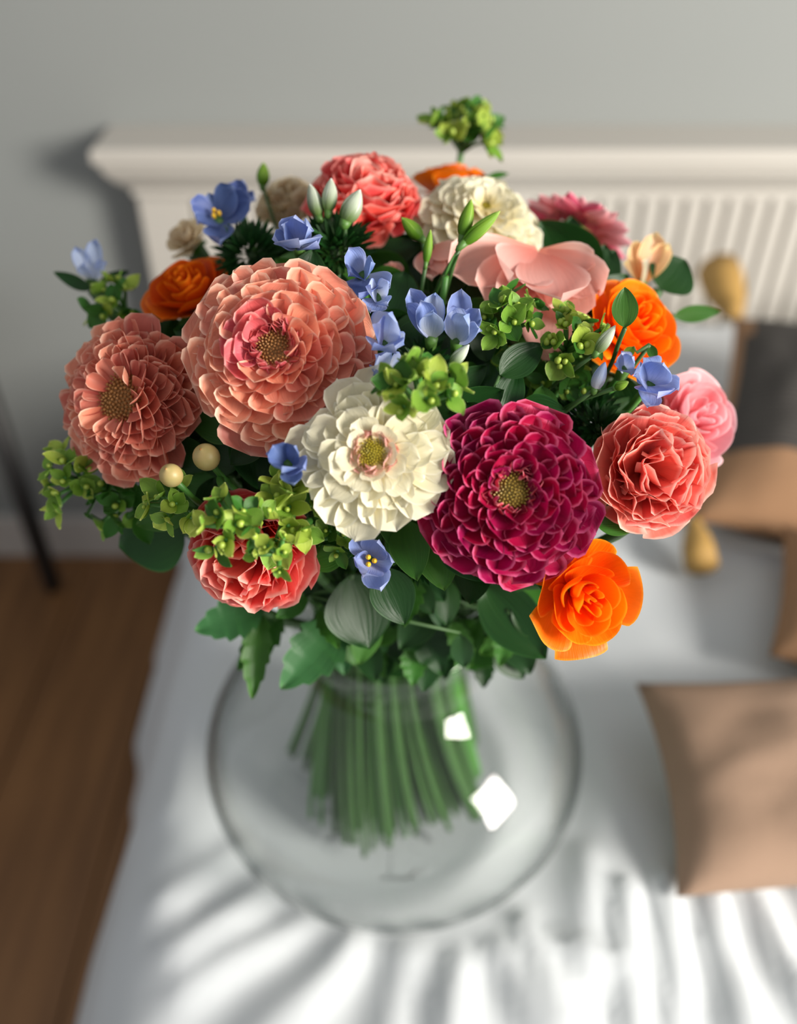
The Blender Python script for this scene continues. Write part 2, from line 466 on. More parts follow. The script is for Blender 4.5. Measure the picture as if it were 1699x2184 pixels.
def side_profile(s):
    """s: arc distance beyond the top's edge -> (outward, drop)"""
    r = 0.07
    if s < r*1.25:
        a = s/r; return r*math.sin(a), r*(1-math.cos(a))
    a = 1.25; o0, d0 = r*math.sin(a), r*(1-math.cos(a)); q = s-r*1.25
    return o0+q*math.cos(a), d0+q*math.sin(a)
def hem(o_, y): return o_
V, Fc = [], []
XS = [-0.15-s for s in [0.50-i*0.0125 for i in range(40)]] + [-0.15+i*0.0085 for i in range(156)] + [1.175+s for s in [i*0.04 for i in range(1, 13)]]
YS = [-0.86+i*0.03 for i in range(31)] + [0.07+i*0.0085 for i in range(130)]
YS = [y for y in YS if y < HB_F+0.006]
for y in YS:
    for x in XS:
        if x < -0.15:
            o_, d = side_profile(-0.15-x)
            lean = 1.0+0.16*(y-0.5)
            q = min(1, d/0.3)
            fold = 0.012*q*math.sin(y*21+2*math.sin(y*7))+0.006*q*math.sin(y*50)
            V.append((-0.15-o_*lean-fold, y, max(0.012, BED_Z-d+wrinkle(x, y)*(1-q))))
        elif x > 1.175:
            o_, d = side_profile(x-1.175); V.append((1.175+o_, y, max(0.012, BED_Z-d)))
        else:
            V.append((x, y, BED_Z+wrinkle(x, y)))
nx = len(XS)
for j in range(len(YS)-1):
    for i in range(nx-1):
        a = j*nx+i; Fc.append((a, a+1, a+nx+1, a+nx))
m_cloth = plain('white_cotton', lin(202, 206, 209), 0.85, 0.03, 6, 0.1, 900, spec=0.2)
cv = part('bed_cover', mesh('bed_cover', V, Fc, m_cloth))
tag(cv, 'crumpled white cotton cover draped over the bed under the vase', 'bed cover')
sm = cv.modifiers.new('cloth_thickness', 'SOLIDIFY'); sm.thickness = 0.006; sm.offset = -1

# ------------------------------------------------------------------ side table whose black leg stands by the wall
m_black = plain('black_metal', lin(30, 27, 26), 0.45, 0.1, 40)
st = thing('side_table', Matrix.Translation((-0.76, 1.045, 0)), 'side table with slim black round legs standing at the wall', 'table')
leg_me = tube('leg', [Vector((0, 0, 0)), Vector((0, 0, 0.02)), Vector((0, 0, 0.545))], [0.014, 0.016, 0.016], m_black, 14)
for (lx, ly) in ((0.143, 0.113), (-0.09, 0.10), (-0.09, -0.16)):
    part('leg', leg_me, st, Matrix.Translation((lx, ly, 0)))
part('table_top', tube('table_top', [Vector((0, 0, 0.54)), Vector((0, 0, 0.545)), Vector((0, 0, 0.565)), Vector((0, 0, 0.57))], [0.198, 0.205, 0.205, 0.198], m_black, 40), st)

# ------------------------------------------------------------------ cushions
def cushion_mesh(name, w, h, t, mat, seed=0, n=26, mat2=None, split=None):
    V, Fc = [], []
    def pt(i, j, s):
        u = -1+2*i/n; v = -1+2*j/n
        px_ = u*w/2*(1-0.07*(1-abs(v)**2)*abs(u)**3*0.8); py_ = v*h/2*(1-0.07*(1-abs(u)**2)*abs(v)**3*0.8)
        th = ((1-abs(u)**2.6)*(1-abs(v)**2.6))**0.55*t/2
        nz = noise.noise(Vector((u*2.3+seed, v*2.3, s*3.0)))*0.10*t+noise.noise(Vector((u*6+seed, v*6, s*9.0)))*0.035*t
        return (px_, py_, s*(th+nz*(th/(t/2)))+s*0.0005)
    for s in (1, -1):
        for j in range(n+1):
            for i in range(n+1): V.append(pt(i, j, s))
    K = (n+1)**2
    for j in range(n):
        for i in range(n):
            a = j*(n+1)+i
            Fc.append((a, a+1, a+n+2, a+n+1)); Fc.append((K+a, K+a+n+1, K+a+n+2, K+a+1))
    bd = [i for i in range(n+1)]+[j*(n+1)+n for j in range(1, n+1)]+[n*(n+1)+i for i in range(n-1, -1, -1)]+[j*(n+1) for j in range(n-1, 0, -1)]
    for q in range(len(bd)):
        a, b = bd[q], bd[(q+1) % len(bd)]; Fc.append((b, a, K+a, K+b))
    me = mesh(name, V, Fc, mat)
    if mat2 is not None:
        me.materials.append(mat2)
        for p in me.polygons:
            if split(p.center.x/w*2, p.center.y/h*2): p.material_index = 1
    return me

m_tan = plain('tan_linen', lin(156, 128, 107), 0.9, 0.12, 25, 0.3, 700)
m_tan2 = plain('brown_linen', lin(158, 120, 88), 0.9, 0.15, 25, 0.3, 700)
def ribbed():
    m, nt, N, L = new_mat('charcoal_ribbed_weave')
    out = N.new('ShaderNodeOutputMaterial'); p = N.new('ShaderNodeBsdfPrincipled'); p.inputs['Roughness'].default_value = 0.9
    tc = N.new('ShaderNodeTexCoord'); w = N.new('ShaderNodeTexWave'); w.bands_direction = 'Y'; w.inputs['Scale'].default_value = 45; w.inputs['Distortion'].default_value = 0.6
    L.new(tc.outputs['Object'], w.inputs['Vector'])
    mx = N.new('ShaderNodeMix'); mx.data_type = 'RGBA'; mx.inputs[6].default_value = lin(44, 40, 38); mx.inputs[7].default_value = lin(80, 76, 72)
    L.new(w.outputs['Fac'], mx.inputs[0]); L.new(mx.outputs[2], p.inputs['Base Color'])
    b = N.new('ShaderNodeBump'); b.inputs['Strength'].default_value = 0.5; b.inputs['Distance'].default_value = 0.003
    L.new(w.outputs['Fac'], b.inputs['Height']); L.new(b.outputs[0], p.inputs['Normal']); L.new(p.outputs[0], out.inputs[0])
    return m
m_char = ribbed()
m_gold = plain('gold_tassel_yarn', lin(186, 146, 78), 0.7, 0.3, 120)

# tan linen cushion on the bed beside the vase
n_c = Vector((-0.02, -0.30, 0.95)).normalized()
tc_ = on_bed(1395, 1645, CAM.z-BED_Z-0.055)
Mc = frame(Vector((tc_.x+0.165, tc_.y+0.004, BED_Z+0.046)), n_c, R_(3))
cu = thing('cushion', Mc, 'small plain tan linen cushion lying on the bed beside the vase', 'cushion', 'cushions on the bed')
part('cover', cushion_mesh('tan_cushion', 0.325, 0.158, 0.085, m_tan, 1), cu)

# charcoal and tan cushion with gold tassels against the headboard
pc = at(1755, 935, 1.06)
Mk = frame(Vector((0.505, 0.800, BED_Z+0.0625)), Vector((-0.05, -0.16, 0.98)), R_(-18))
ck = thing('tassel_cushion', Mk, 'cushion with charcoal ribbed centre, tan border and gold corner tassels', 'cushion', 'cushions on the bed')
part('cover', cushion_mesh('tassel_cushion', 0.32, 0.345, 0.11, m_tan2, 5, 30, m_char,
     lambda u, v: u > -0.88 and u < 0.88 and v > -0.52), ck)
tas = tube('tassel', [Vector((0, y, 0)) for y in (0.0, 0.014, 0.020, 0.034, 0.068, 0.100)], [0.006, 0.014, 0.012, 0.020, 0.027, 0.028], m_gold, 10)
for (cx_, cy_, ang) in ((-0.158, 0.170, 20), (-0.158, -0.170, 196), (0.158, 0.170, -40), (0.158, -0.170, -140)):
    part('tassel', tas, ck, Matrix.Translation((cx_, cy_, 0)) @ Matrix.Rotation(R_(ang), 4, 'Z') @ Matrix.Scale(1.0 if cy_ > 0 else 0.6, 4))
# brown cushion in front of it
pb = on_bed(1650, 1315, CAM.z-BED_Z-0.04)
Mb = frame(Vector((0.440, 0.560, BED_Z+0.038)), Vector((0.0, -0.12, 0.98)), R_(-20))
cb = thing('cushion', Mb, 'brown linen cushion lying turned in front of the tasselled cushion', 'cushion', 'cushions on the bed')
part('cover', cushion_mesh('brown_cushion', 0.20, 0.16, 0.075, m_tan2, 9), cb)

# ------------------------------------------------------------------ glass vase and water
def lathe(name, prof, mat, n=96, close=True):
    V, Fc = [], []
    for (r, z) in prof:
        for i in range(n):
            a = 2*math.pi*i/n; V.append((r*math.cos(a), r*math.sin(a), z))
    m = len(prof)
    for k in range(m-1 if not close else m):
        k2 = (k+1) % m
        for i in range(n):
            Fc.append((k*n+i, k*n+(i+1) % n, k2*n+(i+1) % n, k2*n+i))
    return mesh(name, V, Fc, mat)

def glass_mat(name, ior, col, rim):
    """thin clear glass: passes light straight on, mirrors by Fresnel, a grey green tint at grazing view paints in the dark edges of refraction"""
    m, nt, N, L = new_mat(name)
    out = N.new('ShaderNodeOutputMaterial')
    t = N.new('ShaderNodeBsdfTransparent'); g = N.new('ShaderNodeBsdfGlossy'); g.inputs['Roughness'].default_value = 0.0
    lw = N.new('ShaderNodeLayerWeight'); lw.inputs[0].default_value = 0.5
    pw = N.new('ShaderNodeMath'); pw.operation = 'POWER'; pw.inputs[1].default_value = 4.0; L.new(lw.outputs['Facing'], pw.inputs[0])
    mx = N.new('ShaderNodeMix'); mx.data_type = 'RGBA'; mx.inputs[6].default_value = col; mx.inputs[7].default_value = rim  # dark refracted and reflected edges are painted in as a view-angle tint
    L.new(pw.outputs[0], mx.inputs[0]); L.new(mx.outputs[2], t.inputs[0])
    fr = N.new('ShaderNodeFresnel'); fr.inputs['IOR'].default_value = ior
    geo = N.new('ShaderNodeNewGeometry')
    inv = N.new('ShaderNodeMath'); inv.operation = 'SUBTRACT'; inv.inputs[0].default_value = 1.0; L.new(geo.outputs['Backfacing'], inv.inputs[1])
    mu = N.new('ShaderNodeMath'); mu.operation = 'MULTIPLY'; L.new(fr.outputs[0], mu.inputs[0]); L.new(inv.outputs[0], mu.inputs[1])
    ms = N.new('ShaderNodeMixShader'); L.new(mu.outputs[0], ms.inputs[0]); L.new(t.outputs[0], ms.inputs[1]); L.new(g.outputs[0], ms.inputs[2])
    L.new(ms.outputs[0], out.inputs[0]); return m
m_glass = glass_mat('clear_glass', 1.5, (0.995, 0.998, 0.996, 1), (0.40, 0.43, 0.42, 1))
m_water = glass_mat('water', 1.20, (0.997, 1.0, 0.998, 1), (0.80, 0.83, 0.82, 1))

def catmull(pts, n):
    out = []
    for k in range(len(pts)-1):
        p0 = pts[max(k-1, 0)]; p1 = pts[k]; p2 = pts[k+1]; p3 = pts[min(k+2, len(pts)-1)]
        for i in range(n):
            t = i/n
            out.append(tuple(0.5*((2*b)+(-a+c)*t+(2*a-5*b+4*c-d)*t*t+(-a+3*b-3*c+d)*t**3) for a, b, c, d in zip(p0, p1, p2, p3)))
    out.append(pts[-1]); return out
OUT = catmull([(0.074, 0.0), (0.105, 0.010), (0.129, 0.032), (0.138, 0.063), (0.131, 0.096), (0.107, 0.128), (0.077, 0.151), (0.062, 0.168), (0.060, 0.188), (0.067, 0.212)], 5)
def inset(prof, t):
    res = []
    for k in range(len(prof)):
        a = prof[max(k-1, 0)]; b = prof[min(k+1, len(prof)-1)]
        dx, dz = b[0]-a[0], b[1]-a[1]; l = math.hypot(dx, dz)
        res.append((prof[k][0]-dz/l*t, prof[k][1]+dx/l*t))
    return res
IN = inset(OUT, 0.003)
IN = [(r, max(z, 0.006)) for r, z in IN]
vprof = [(0.0005, 0.0)]+OUT+[(0.0655, 0.2135)]+IN[::-1]+[(0.0005, 0.006)]
vase = thing('vase', Matrix.Translation(VASE), 'clear glass bulb vase with narrow neck holding the bouquet', 'vase')
part('glass_body', lathe('vase_glass', vprof, m_glass, 96, False), vase)
WL = 0.150
wpr = [(0.0005, 0.0058)]+[(r+0.0003, z-0.0001) for r, z in IN if z < WL]
rl = wpr[-1][0]
wpr += [(rl-0.004, WL), (0.0005, WL)]
wat = part('water', lathe('vase_water', wpr, m_water, 96, False), None, Matrix.Translation(VASE))
tag(wat, 'clear water filling the bulb of the glass vase', 'water')

# ------------------------------------------------------------------ stems
STEMS = []
def add_stem(root, head, n, r=0.0032, mat='stem', back=0.0, via=None):
    """note a stem; all of them are laid out together by build_stems() so that they lie side by side"""
    STEMS.append((root, head-n*back, n, r, mat, via))

NECK_H = 0.180
def build_stems():
    nk = VASE+Vector((0, 0, NECK_H)); N = len(STEMS)
    rad = np.array([t[3] for t in STEMS])
    hx = np.array([[t[1].x-nk.x, t[1].y-nk.y, max(t[1].z-nk.z, 0.03)] for t in STEMS])
    q = hx[:, :2]/np.linalg.norm(hx, axis=1)[:, None]
    q -= q.mean(axis=0); q *= 0.048/np.abs(np.linalg.norm(q, axis=1)).max()
    # push the stems apart at the neck until none of them overlap
    rr = np.random.RandomState(3); q += rr.normal(0, 0.0006, q.shape)
    need = rad[:, None]+rad[None, :]+0.0004
    for it in range(900):
        d = q[:, None, :]-q[None, :, :]
        L = np.linalg.norm(d, axis=2)+np.eye(N)+1e-9
        ov = np.clip(need-L, 0, None)*(1-np.eye(N))
        q += 0.45*(d/L[:, :, None]*ov[:, :, None]).sum(axis=1)/np.maximum(1, (ov > 0).sum(axis=1)*0.6)[:, None]
        l = np.linalg.norm(q, axis=1); lim = 0.0555-rad
        f = np.where(l > lim, lim/l, 1.0); q *= f[:, None]
    for k, (root, p0, n, r, mat, via) in enumerate(STEMS):
        neck = nk+Vector((q[k][0], q[k][1], 0))
        L = (neck-p0).length
        tgt = neck+Vector((0, 0, 0.30*L))
        if via:
            w = at(*via); t = (neck-p0).normalized()
            c = ((w-p0).normalized()+t).normalized(); m_ = (w-p0).length*0.35
            up = bez(p0, p0-n*m_*0.4+(w-p0)*0.25, w-c*m_, w, 6)[:-1]+bez(w, w+c*(0.18*L), tgt, neck, 9)
        else:
            up = bez(p0, p0-n*(0.24*L), tgt, neck, 12)
        # below the neck every stem follows the same widening twist, so they never cross
        cut = 0.014+0.012*((k*13) % 7)/7; dn = []
        for m in range(1, 10):
            v = m/9; h = NECK_H+(cut-NECK_H)*v; e = (NECK_H-h)/NECK_H
            f = e**1.25; ph = math.atan2(q[k][1], q[k][0])
            sc = (1+0.84*f)*(1+0.05*f*math.sin(5*ph+1.0)); an = 0.42*f+0.12*f*math.sin(4*ph)
            dn.append(VASE+Vector((sc*(q[k][0]*math.cos(an)-q[k][1]*math.sin(an)), sc*(q[k][0]*math.sin(an)+q[k][1]*math.cos(an)), h)))
        inv = ROOTM[root.name].inverted()
        part('stem', tube('stem', [inv @ p for p in up+dn], r, M_[mat], 7), root)

def pick_mat(mats):
    return mats if isinstance(mats, str) else mats[int(rng.random()*len(mats)) % len(mats)]

def piece(name, me, root, base, tip, side, wscale, mat, roll=0.0):
    """place a unit blade so that it runs from base to tip; side is its width direction"""
    d = tip-base; L = d.length; y = d/L
    x = (side-y*side.dot(y)).normalized(); z = x.cross(y)
    if roll:
        q = Matrix.Rotation(roll, 3, y); x = q @ x; z = q @ z
    M = Matrix((x*wscale, y*L, z*L*0.75)).transposed().to_4x4()
    M.translation = base
    key = (me.name, mat)
    if key not in MCACHE:
        c = me.copy(); c.name = me.name+'_'+mat; c.materials.clear(); c.materials.append(M_[mat]); MCACHE[key] = c
    return part(name, MCACHE[key], root, M)
MCACHE = {}

# ------------------------------------------------------------------ flower heads
def disc(root, R, h, mat, n, dotlen, seed, hole=None):
    """a low cushion of tiny florets in the flower's heart"""
    r2 = random.Random(seed); V, Fc = [], []
    rings = 6; seg = 18
    V.append((0, 0, h))
    for k in range(1, rings+1):
        rr = R*k/rings
        for i in range(seg):
            a = 2*math.pi*i/seg; V.append((rr*math.cos(a), rr*math.sin(a), h*(1-(k/rings)**2)))
    for i in range(seg): Fc.append((0, 1+i, 1+(i+1) % seg))
    for k in range(rings-1):
        for i in range(seg):
            a = 1+k*seg; Fc.append((a+i, a+seg+i, a+seg+(i+1) % seg, a+(i+1) % seg))
    for i in range(n):
        rr = R*math.sqrt((i+0.5)/n)*1.02; a = i*2.39996
        c = Vector((rr*math.cos(a), rr*math.sin(a), h*(1-(rr/R)**2)))
        nn = Vector((c.x*0.7/R, c.y*0.7/R, 1+r2.uniform(-.2, .2))).normalized()
        x_ = nn.orthogonal().normalized(); y_ = nn.cross(x_)
        w = R*0.052; l = dotlen*(0.7+0.6*r2.random())
        b = len(V)
        for q in range(4):
            an = q*math.pi/2+a; V.append(c+(x_*math.cos(an)+y_*math.sin(an))*w)
        for q in range(4):
            an = q*math.pi/2+a; V.append(c+nn*l+(x_*math.cos(an)+y_*math.sin(an))*w*1.2)
        V.append(c+nn*(l+w))
        for q in range(4):
            q2 = (q+1) % 4
            Fc.append((b+q, b+q2, b+4+q2, b+4+q)); Fc.append((b+4+q, b+4+q2, b+8))
    o = part('disc_florets', mesh('disc_florets', V, Fc, M_[mat], False), root)
    o['kind'] = 'stuff'
    return o

def calyx(root, R, z0, z1, mat='calyx'):
    me = tube('calyx', [Vector((0, 0, z)) for z in (z0, z0*0.7+z1*0.3, z1)], [R*0.25, R*0.8, R], M_[mat], 10)
    return part('calyx', me, root)

def dahlia(label, px, py, dpx, face, mats, pms=PM_BALL, n=150, discr=0.2, disc_mat='disc_brown', dome=0.42, depth=None, spin=0.0,
           width=0.30, inner='', name='dahlia', flat=1.0, aspect=1.0, group='dahlias in the bouquet', open_=0.0, seed=1, plen=0.22, sink=0.24, jit=0.06, ring=None):
    d = depth if depth else dome_depth(px, py)
    R = dpx/2*d/FPX
    nrm = facing(*face)
    M = frame(at(px, py, d)-nrm*(R*dome*0.55), nrm, spin)
    root = thing(name, M, label, 'flower', group)
    r2 = random.Random(seed)
    for i in range(n):
        t = (i+0.5)/n
        t_ = t**0.62                      # more pieces near the rim: the rings get longer
        a = i*2.39996+r2.uniform(-.12, .12)
        er = Vector((math.cos(a), math.sin(a), 0)); et = Vector((-math.sin(a), math.cos(a), 0))
        rt = R*(discr*1.25+(1-discr*1.25)*t_)*r2.uniform(1-jit, 1+jit)
        zt = R*dome*(1-t_**1.9)*flat+R*0.05*r2.uniform(-1, 1)-R*0.06*t_+R*open_*(1-t_)
        Lp = R*(0.30+plen*t_)
        rb = max(rt-Lp*0.93, R*discr*0.55)
        zs = R*dome*(1-min(1, rb/R)**1.9)*flat
        zb = zs-R*sink*(0.55+0.45*t_)
        base = er*rb+Vector((0, 0, zb)); tip = er*rt+Vector((0, 0, zt))
        w = R*width*(0.38+0.64*t_)*r2.uniform(0.88, 1.12)*2
        mt = mats if isinstance(mats, str) else mats(t, a, r2)
        piece('petal', pms[r2.randrange(len(pms))], root, base, tip, -et, w, mt, r2.uniform(-.22, .22))
    if ring:
        for i in range(46):               # crumpled little florets round the disc
            a = i*2.39996+r2.uniform(-.3, .3); q = r2.random()
            er = Vector((math.cos(a), math.sin(a), 0)); et = Vector((-math.sin(a), math.cos(a), 0))
            base = er*R*discr*(0.95+0.25*q)+Vector((0, 0, R*dome*0.55))
            tip = er*R*discr*(0.90+0.75*q)+et*R*r2.uniform(-.05, .05)+Vector((0, 0, R*(dome*0.80+0.08-0.07*q)))
            piece('inner_petal', pms[r2.randrange(len(pms))], root, base, tip, -et, R*r2.uniform(0.10, 0.17), ring, r2.uniform(-.6, .6))
    dc = disc(root, R*discr*1.05, R*0.07, disc_mat, 170, R*0.035, seed)
    dc.matrix_basis = Matrix.Translation((0, 0, R*dome*0.60))
    calyx(root, R*0.36, -R*0.42, -R*0.02)
    add_stem(root, M.translation, nrm, 0.0072, 'stem', R*0.35)
    return root

def carnation(label, px, py, dpx, face, mats, n=46, depth=None, spin=0.0, dome=0.62, seed=1, name='carnation', group='carnations in the bouquet', loose=None):
    d = depth if depth else dome_depth(px, py)
    R = dpx/2*d/FPX
    nrm = facing(*face)
    M = frame(at(px, py, d)-nrm*(R*0.35), nrm, spin)
    root = thing(name, M, label, 'flower', group)
    r2 = random.Random(seed)
    for i in range(n):
        t = (i+0.5)/n; t_ = t**0.6
        a = i*2.39996+r2.uniform(-.3, .3)
        er = Vector((math.cos(a), math.sin(a), 0)); et = Vector((-math.sin(a), math.cos(a), 0))
        rt = R*(0.06+0.92*t_)*r2.uniform(0.90, 1.06)
        zt = R*(dome*(1-t_**2.2)+0.02)+R*0.07*r2.uniform(-1, 1)-R*0.12*t_**4
        base = er*(R*(0.06+0.22*t_**2))+Vector((0, 0, -R*(0.50-0.32*t_**2)))
        if t_ < 0.5: base = er*(-R*0.16*(1-t_))+et*R*r2.uniform(-.12, .12)+Vector((0, 0, -R*0.45))
        tip = er*rt+Vector((0, 0, zt))+et*R*r2.uniform(-.1, .1)
        w = R*r2.uniform(0.80, 1.1)*(0.70+0.62*t_)
        piece('petal', PM_CARN[r2.randrange(6)], root, base, tip, -et, w, pick_mat(mats), r2.uniform(-.6, .6)*(1.15-t_))
    if loose:
        (lx, ly, lr, ll) = loose
        inv = M.inverted(); b = inv @ at(lx, ly-ll*0.6, d+0.004); tp = inv @ at(lx+lr, ly+ll*0.5, d+0.002)
        piece('petal', PM_CARN[2], root, b, tp, (inv.to_3x3() @ X), R*0.75, pick_mat(mats), 0.2)
    calyx(root, R*0.28, -R*1.25, -R*0.45)
    add_stem(root, M.translation, nrm, 0.0056, 'stem', R*1.1)
    return root

def rose(label, px, py, dpx, face, mats, n=24, depth=None, spin=0.0, seed=1, name='rose', group='roses in the bouquet', openness=1.0, height=0.8, stem_r=0.0058, sepals=5):
    d = depth if depth else dome_depth(px, py)
    R = dpx/2*d/FPX
    nrm = facing(*face)
    M = frame(at(px, py, d)-nrm*(R*0.25), nrm, spin)
    root = thing(name, M, label, 'flower', group)
    r2 = random.Random(seed)
    nu, nv = 12, 9
    for i in range(n):
        t = (i+0.5)/n
        a0 = i*2.39996+r2.uniform(-.25, .25)
        span = (1.9-1.15*t)*r2.uniform(0.9, 1.1)*0.62
        rt = (0.05+0.93*t**0.85*openness)*r2.uniform(0.94, 1.05)
        ztop = height*(0.52-0.62*t**1.7)+r2.uniform(-.04, .04)
        zb = -0.42+0.04*(1-t)
        curl = 0.34*max(0, t-0.35)*openness
        off = r2.uniform(-.3, .3); ph = r2.uniform(0, 6.28)
        V, Fc, UV = [], [], []
        for j in range(nv+1):
            v = j/nv
            for q in range(nu+1):
                u = -1+2*q/nu
                edge = 1-0.22*abs(u)**3*v-0.03*math.sin(5*u+ph)*v
                prof_r = (0.05+0.06*t)+(rt-0.05-0.06*t)*math.sin(min(1, v*1.0)*math.pi/2)**(0.75+0.5*(1-t))
                r = prof_r*(1-0.10*(1-t)*v) + curl*max(0, v-0.62)**2*2.2 - 0.10*abs(u)**2*v*(1-t)
                z = zb+(ztop-zb)*v*edge - curl*max(0, v-0.66)**2*2.6
                ang = a0+span*u*(1.0-0.12*v+0.25*(1-v))
                r += 0.025*math.sin(3*u+ph)*v+off*0.12*u*v*(1-0.5*t)
                r = max(r, 0.012)
                V.append((R*r*math.cos(ang), R*r*math.sin(ang), R*z)); UV.append((q/nu, v))
        for j in range(nv):
            for q in range(nu):
                b = j*(nu+1)+q; Fc.append((b, b+1, b+nu+2, b+nu+1))
        part('petal', mesh('rose_petal', V, Fc, M_[pick_mat(mats)], True, UV), root)
    for k in range(sepals):
        a = k*2*math.pi/sepals+0.4
        er = Vector((math.cos(a), math.sin(a), 0)); et = Vector((-math.sin(a), math.cos(a), 0))
        piece('sepal', LM_LONG[0], root, er*R*0.10+Vector((0, 0, -R*0.46)), er*R*0.55+Vector((0, 0, -R*0.62)), -et, R*0.9, 'leaf_mid')
    calyx(root, R*0.22, -R*0.66, -R*0.38)
    add_stem(root, M.translation, nrm, stem_r, 'stem_dark', R*0.6)
    return root

def loose_flower(label, px, py, petals, mats, depth=None, face=(0, 0.2), name='flower', group='loose petalled flowers in the bouquet', pm=None, width=0.62, stem_r=0.003, eye=True, cat='flower', cal=True):
    """petals: list of (end px, end py, toward-camera offset of the end in m, width factor)"""
    d = depth if depth else dome_depth(px, py)
    nrm = facing(*face)
    M = frame(at(px, py, d), nrm)
    root = thing(name, M, label, cat, group)
    inv = M.inverted()
    base = inv @ (at(px, py, d)-nrm*0.004)
    for k, p in enumerate(petals):
        tip = inv @ at(p[0], p[1], d-p[2])
        dd = tip-base
        side = dd.cross(Vector((0, 0, 1)))
        if side.length < 1e-6: side = Vector((1, 0, 0))
        wid = dd.length*(p[3] if len(p) > 3 else 1.0)*width*1.6
        mt = p[4] if len(p) > 4 else pick_mat(mats)
        piece('petal', (pm or PM_OVATE)[k % len(pm or PM_OVATE)], root, base, tip, side, wid, mt, rng.uniform(-.15, .15))
    if eye:
        for k in range(3):
            a = k*2.1
            me = ball_mesh('anther', M_['yellow'], 0.0012, 0.0012, 0.002, 8, 6)
            part('anther', me, root, Matrix.Translation(base+Vector((0.0017*math.cos(a), 0.0017*math.sin(a), 0.007))))
    if cal: calyx(root, 0.003, -0.016, -0.002)
    add_stem(root, M.translation, nrm, stem_r*0.8, 'stem', 0.012)
    return root

def star(px, py, r, n=5, toward=0.006, rot=0.0, squash=1.0, jit=0.18, seed=0):
    r2 = random.Random(seed*31+int(px))
    out = []
    for k in range(n):
        a = rot+k*2*math.pi/n+r2.uniform(-jit, jit)
        rr = r*r2.uniform(0.85, 1.1)
        out.append((px+rr*math.cos(a), py-rr*squash*math.sin(a), toward*r2.uniform(0.2, 1.6), r2.uniform(0.85, 1.15)))
    return out

def bud(label, px, py, ex, ey, mat, depth=None, name='flower_bud', group='closed buds in the bouquet', fat=1.0, toward=0.004, nP=4):
    """a closed bud whose base is at px,py and whose tip is at ex,ey"""
    d = depth if depth else dome_depth(px, py)
    b = at(px, py, d); tp = at(ex, ey, d-toward)
    ax = (tp-b)
    M = frame(b, ax)
    root = thing(name, M, label, 'bud', group)
    L = ax.length
    for k in range(nP):
        a = k*2*math.pi/nP
        er = Vector((math.cos(a), math.sin(a), 0)); et = Vector((-math.sin(a), math.cos(a), 0))
        # bowed petals that close at the tip
        V, Fc, UV = [], [], []
        nu, nv = 6, 8
        for j in range(nv+1):
            v = j/nv; r = L*0.20*fat*math.sin(math.pi*min(1, 0.06+v*0.94)**0.8)**0.8+0.0002
            for q in range(nu+1):
                u = -1+2*q/nu; an = a+u*1.05+v*0.5
                rr = r*(1.0+0.07*(u))
                V.append((rr*math.cos(an), rr*math.sin(an), L*v)); UV.append((q/nu, v))
        for j in range(nv):
            for q in range(nu):
                b_ = j*(nu+1)+q; Fc.append((b_, b_+1, b_+nu+2, b_+nu+1))
        part('petal', mesh('bud_petal', V, Fc, M_[mat], True, UV), root)
    calyx(root, L*0.13*fat, -L*0.22, L*0.06)
    add_stem(root, b, (ax.normalized()*0.6+(b-DC).normalized()*0.8).normalized(), 0.0010, 'stem_dark', L*0.15)
    return root

def leafy(label, leaves, mats='leaf_dark', name='leafy_branch', cat='foliage', group=None, stem='stem_dark', stem_r=0.0026, via=None, clear=False):
    """leaves: (base px, base py, tip px, tip py, depth of base, toward offset of tip, width factor, meshes[, mat])"""
    l0 = leaves[0]
    pos = at(l0[0], l0[1], l0[4])
    nrm = (pos-VASE-Vector((0, 0, 0.1))).normalized()
    M = frame(pos, nrm)
    root = thing(name, M, label, cat, group)
    add_stem(root, pos, nrm, stem_r, stem, 0.0, via)
    if clear: PENDING.append((root, M, leaves, mats, stem))
    else: put_leaves(root, M, leaves, mats, stem, False)
    return root
PENDING = []

def blade_matrix(base, tip, side, wscale, roll):
    d = tip-base; L = d.length; y = d/L
    x = (side-y*side.dot(y)).normalized(); z = x.cross(y)
    if roll:
        qm = Matrix.Rotation(roll, 3, y); x = qm @ x; z = qm @ z
    M = Matrix((x*wscale, y*L, z*L*0.75)).transposed().to_4x4()
    M.translation = base
    return M

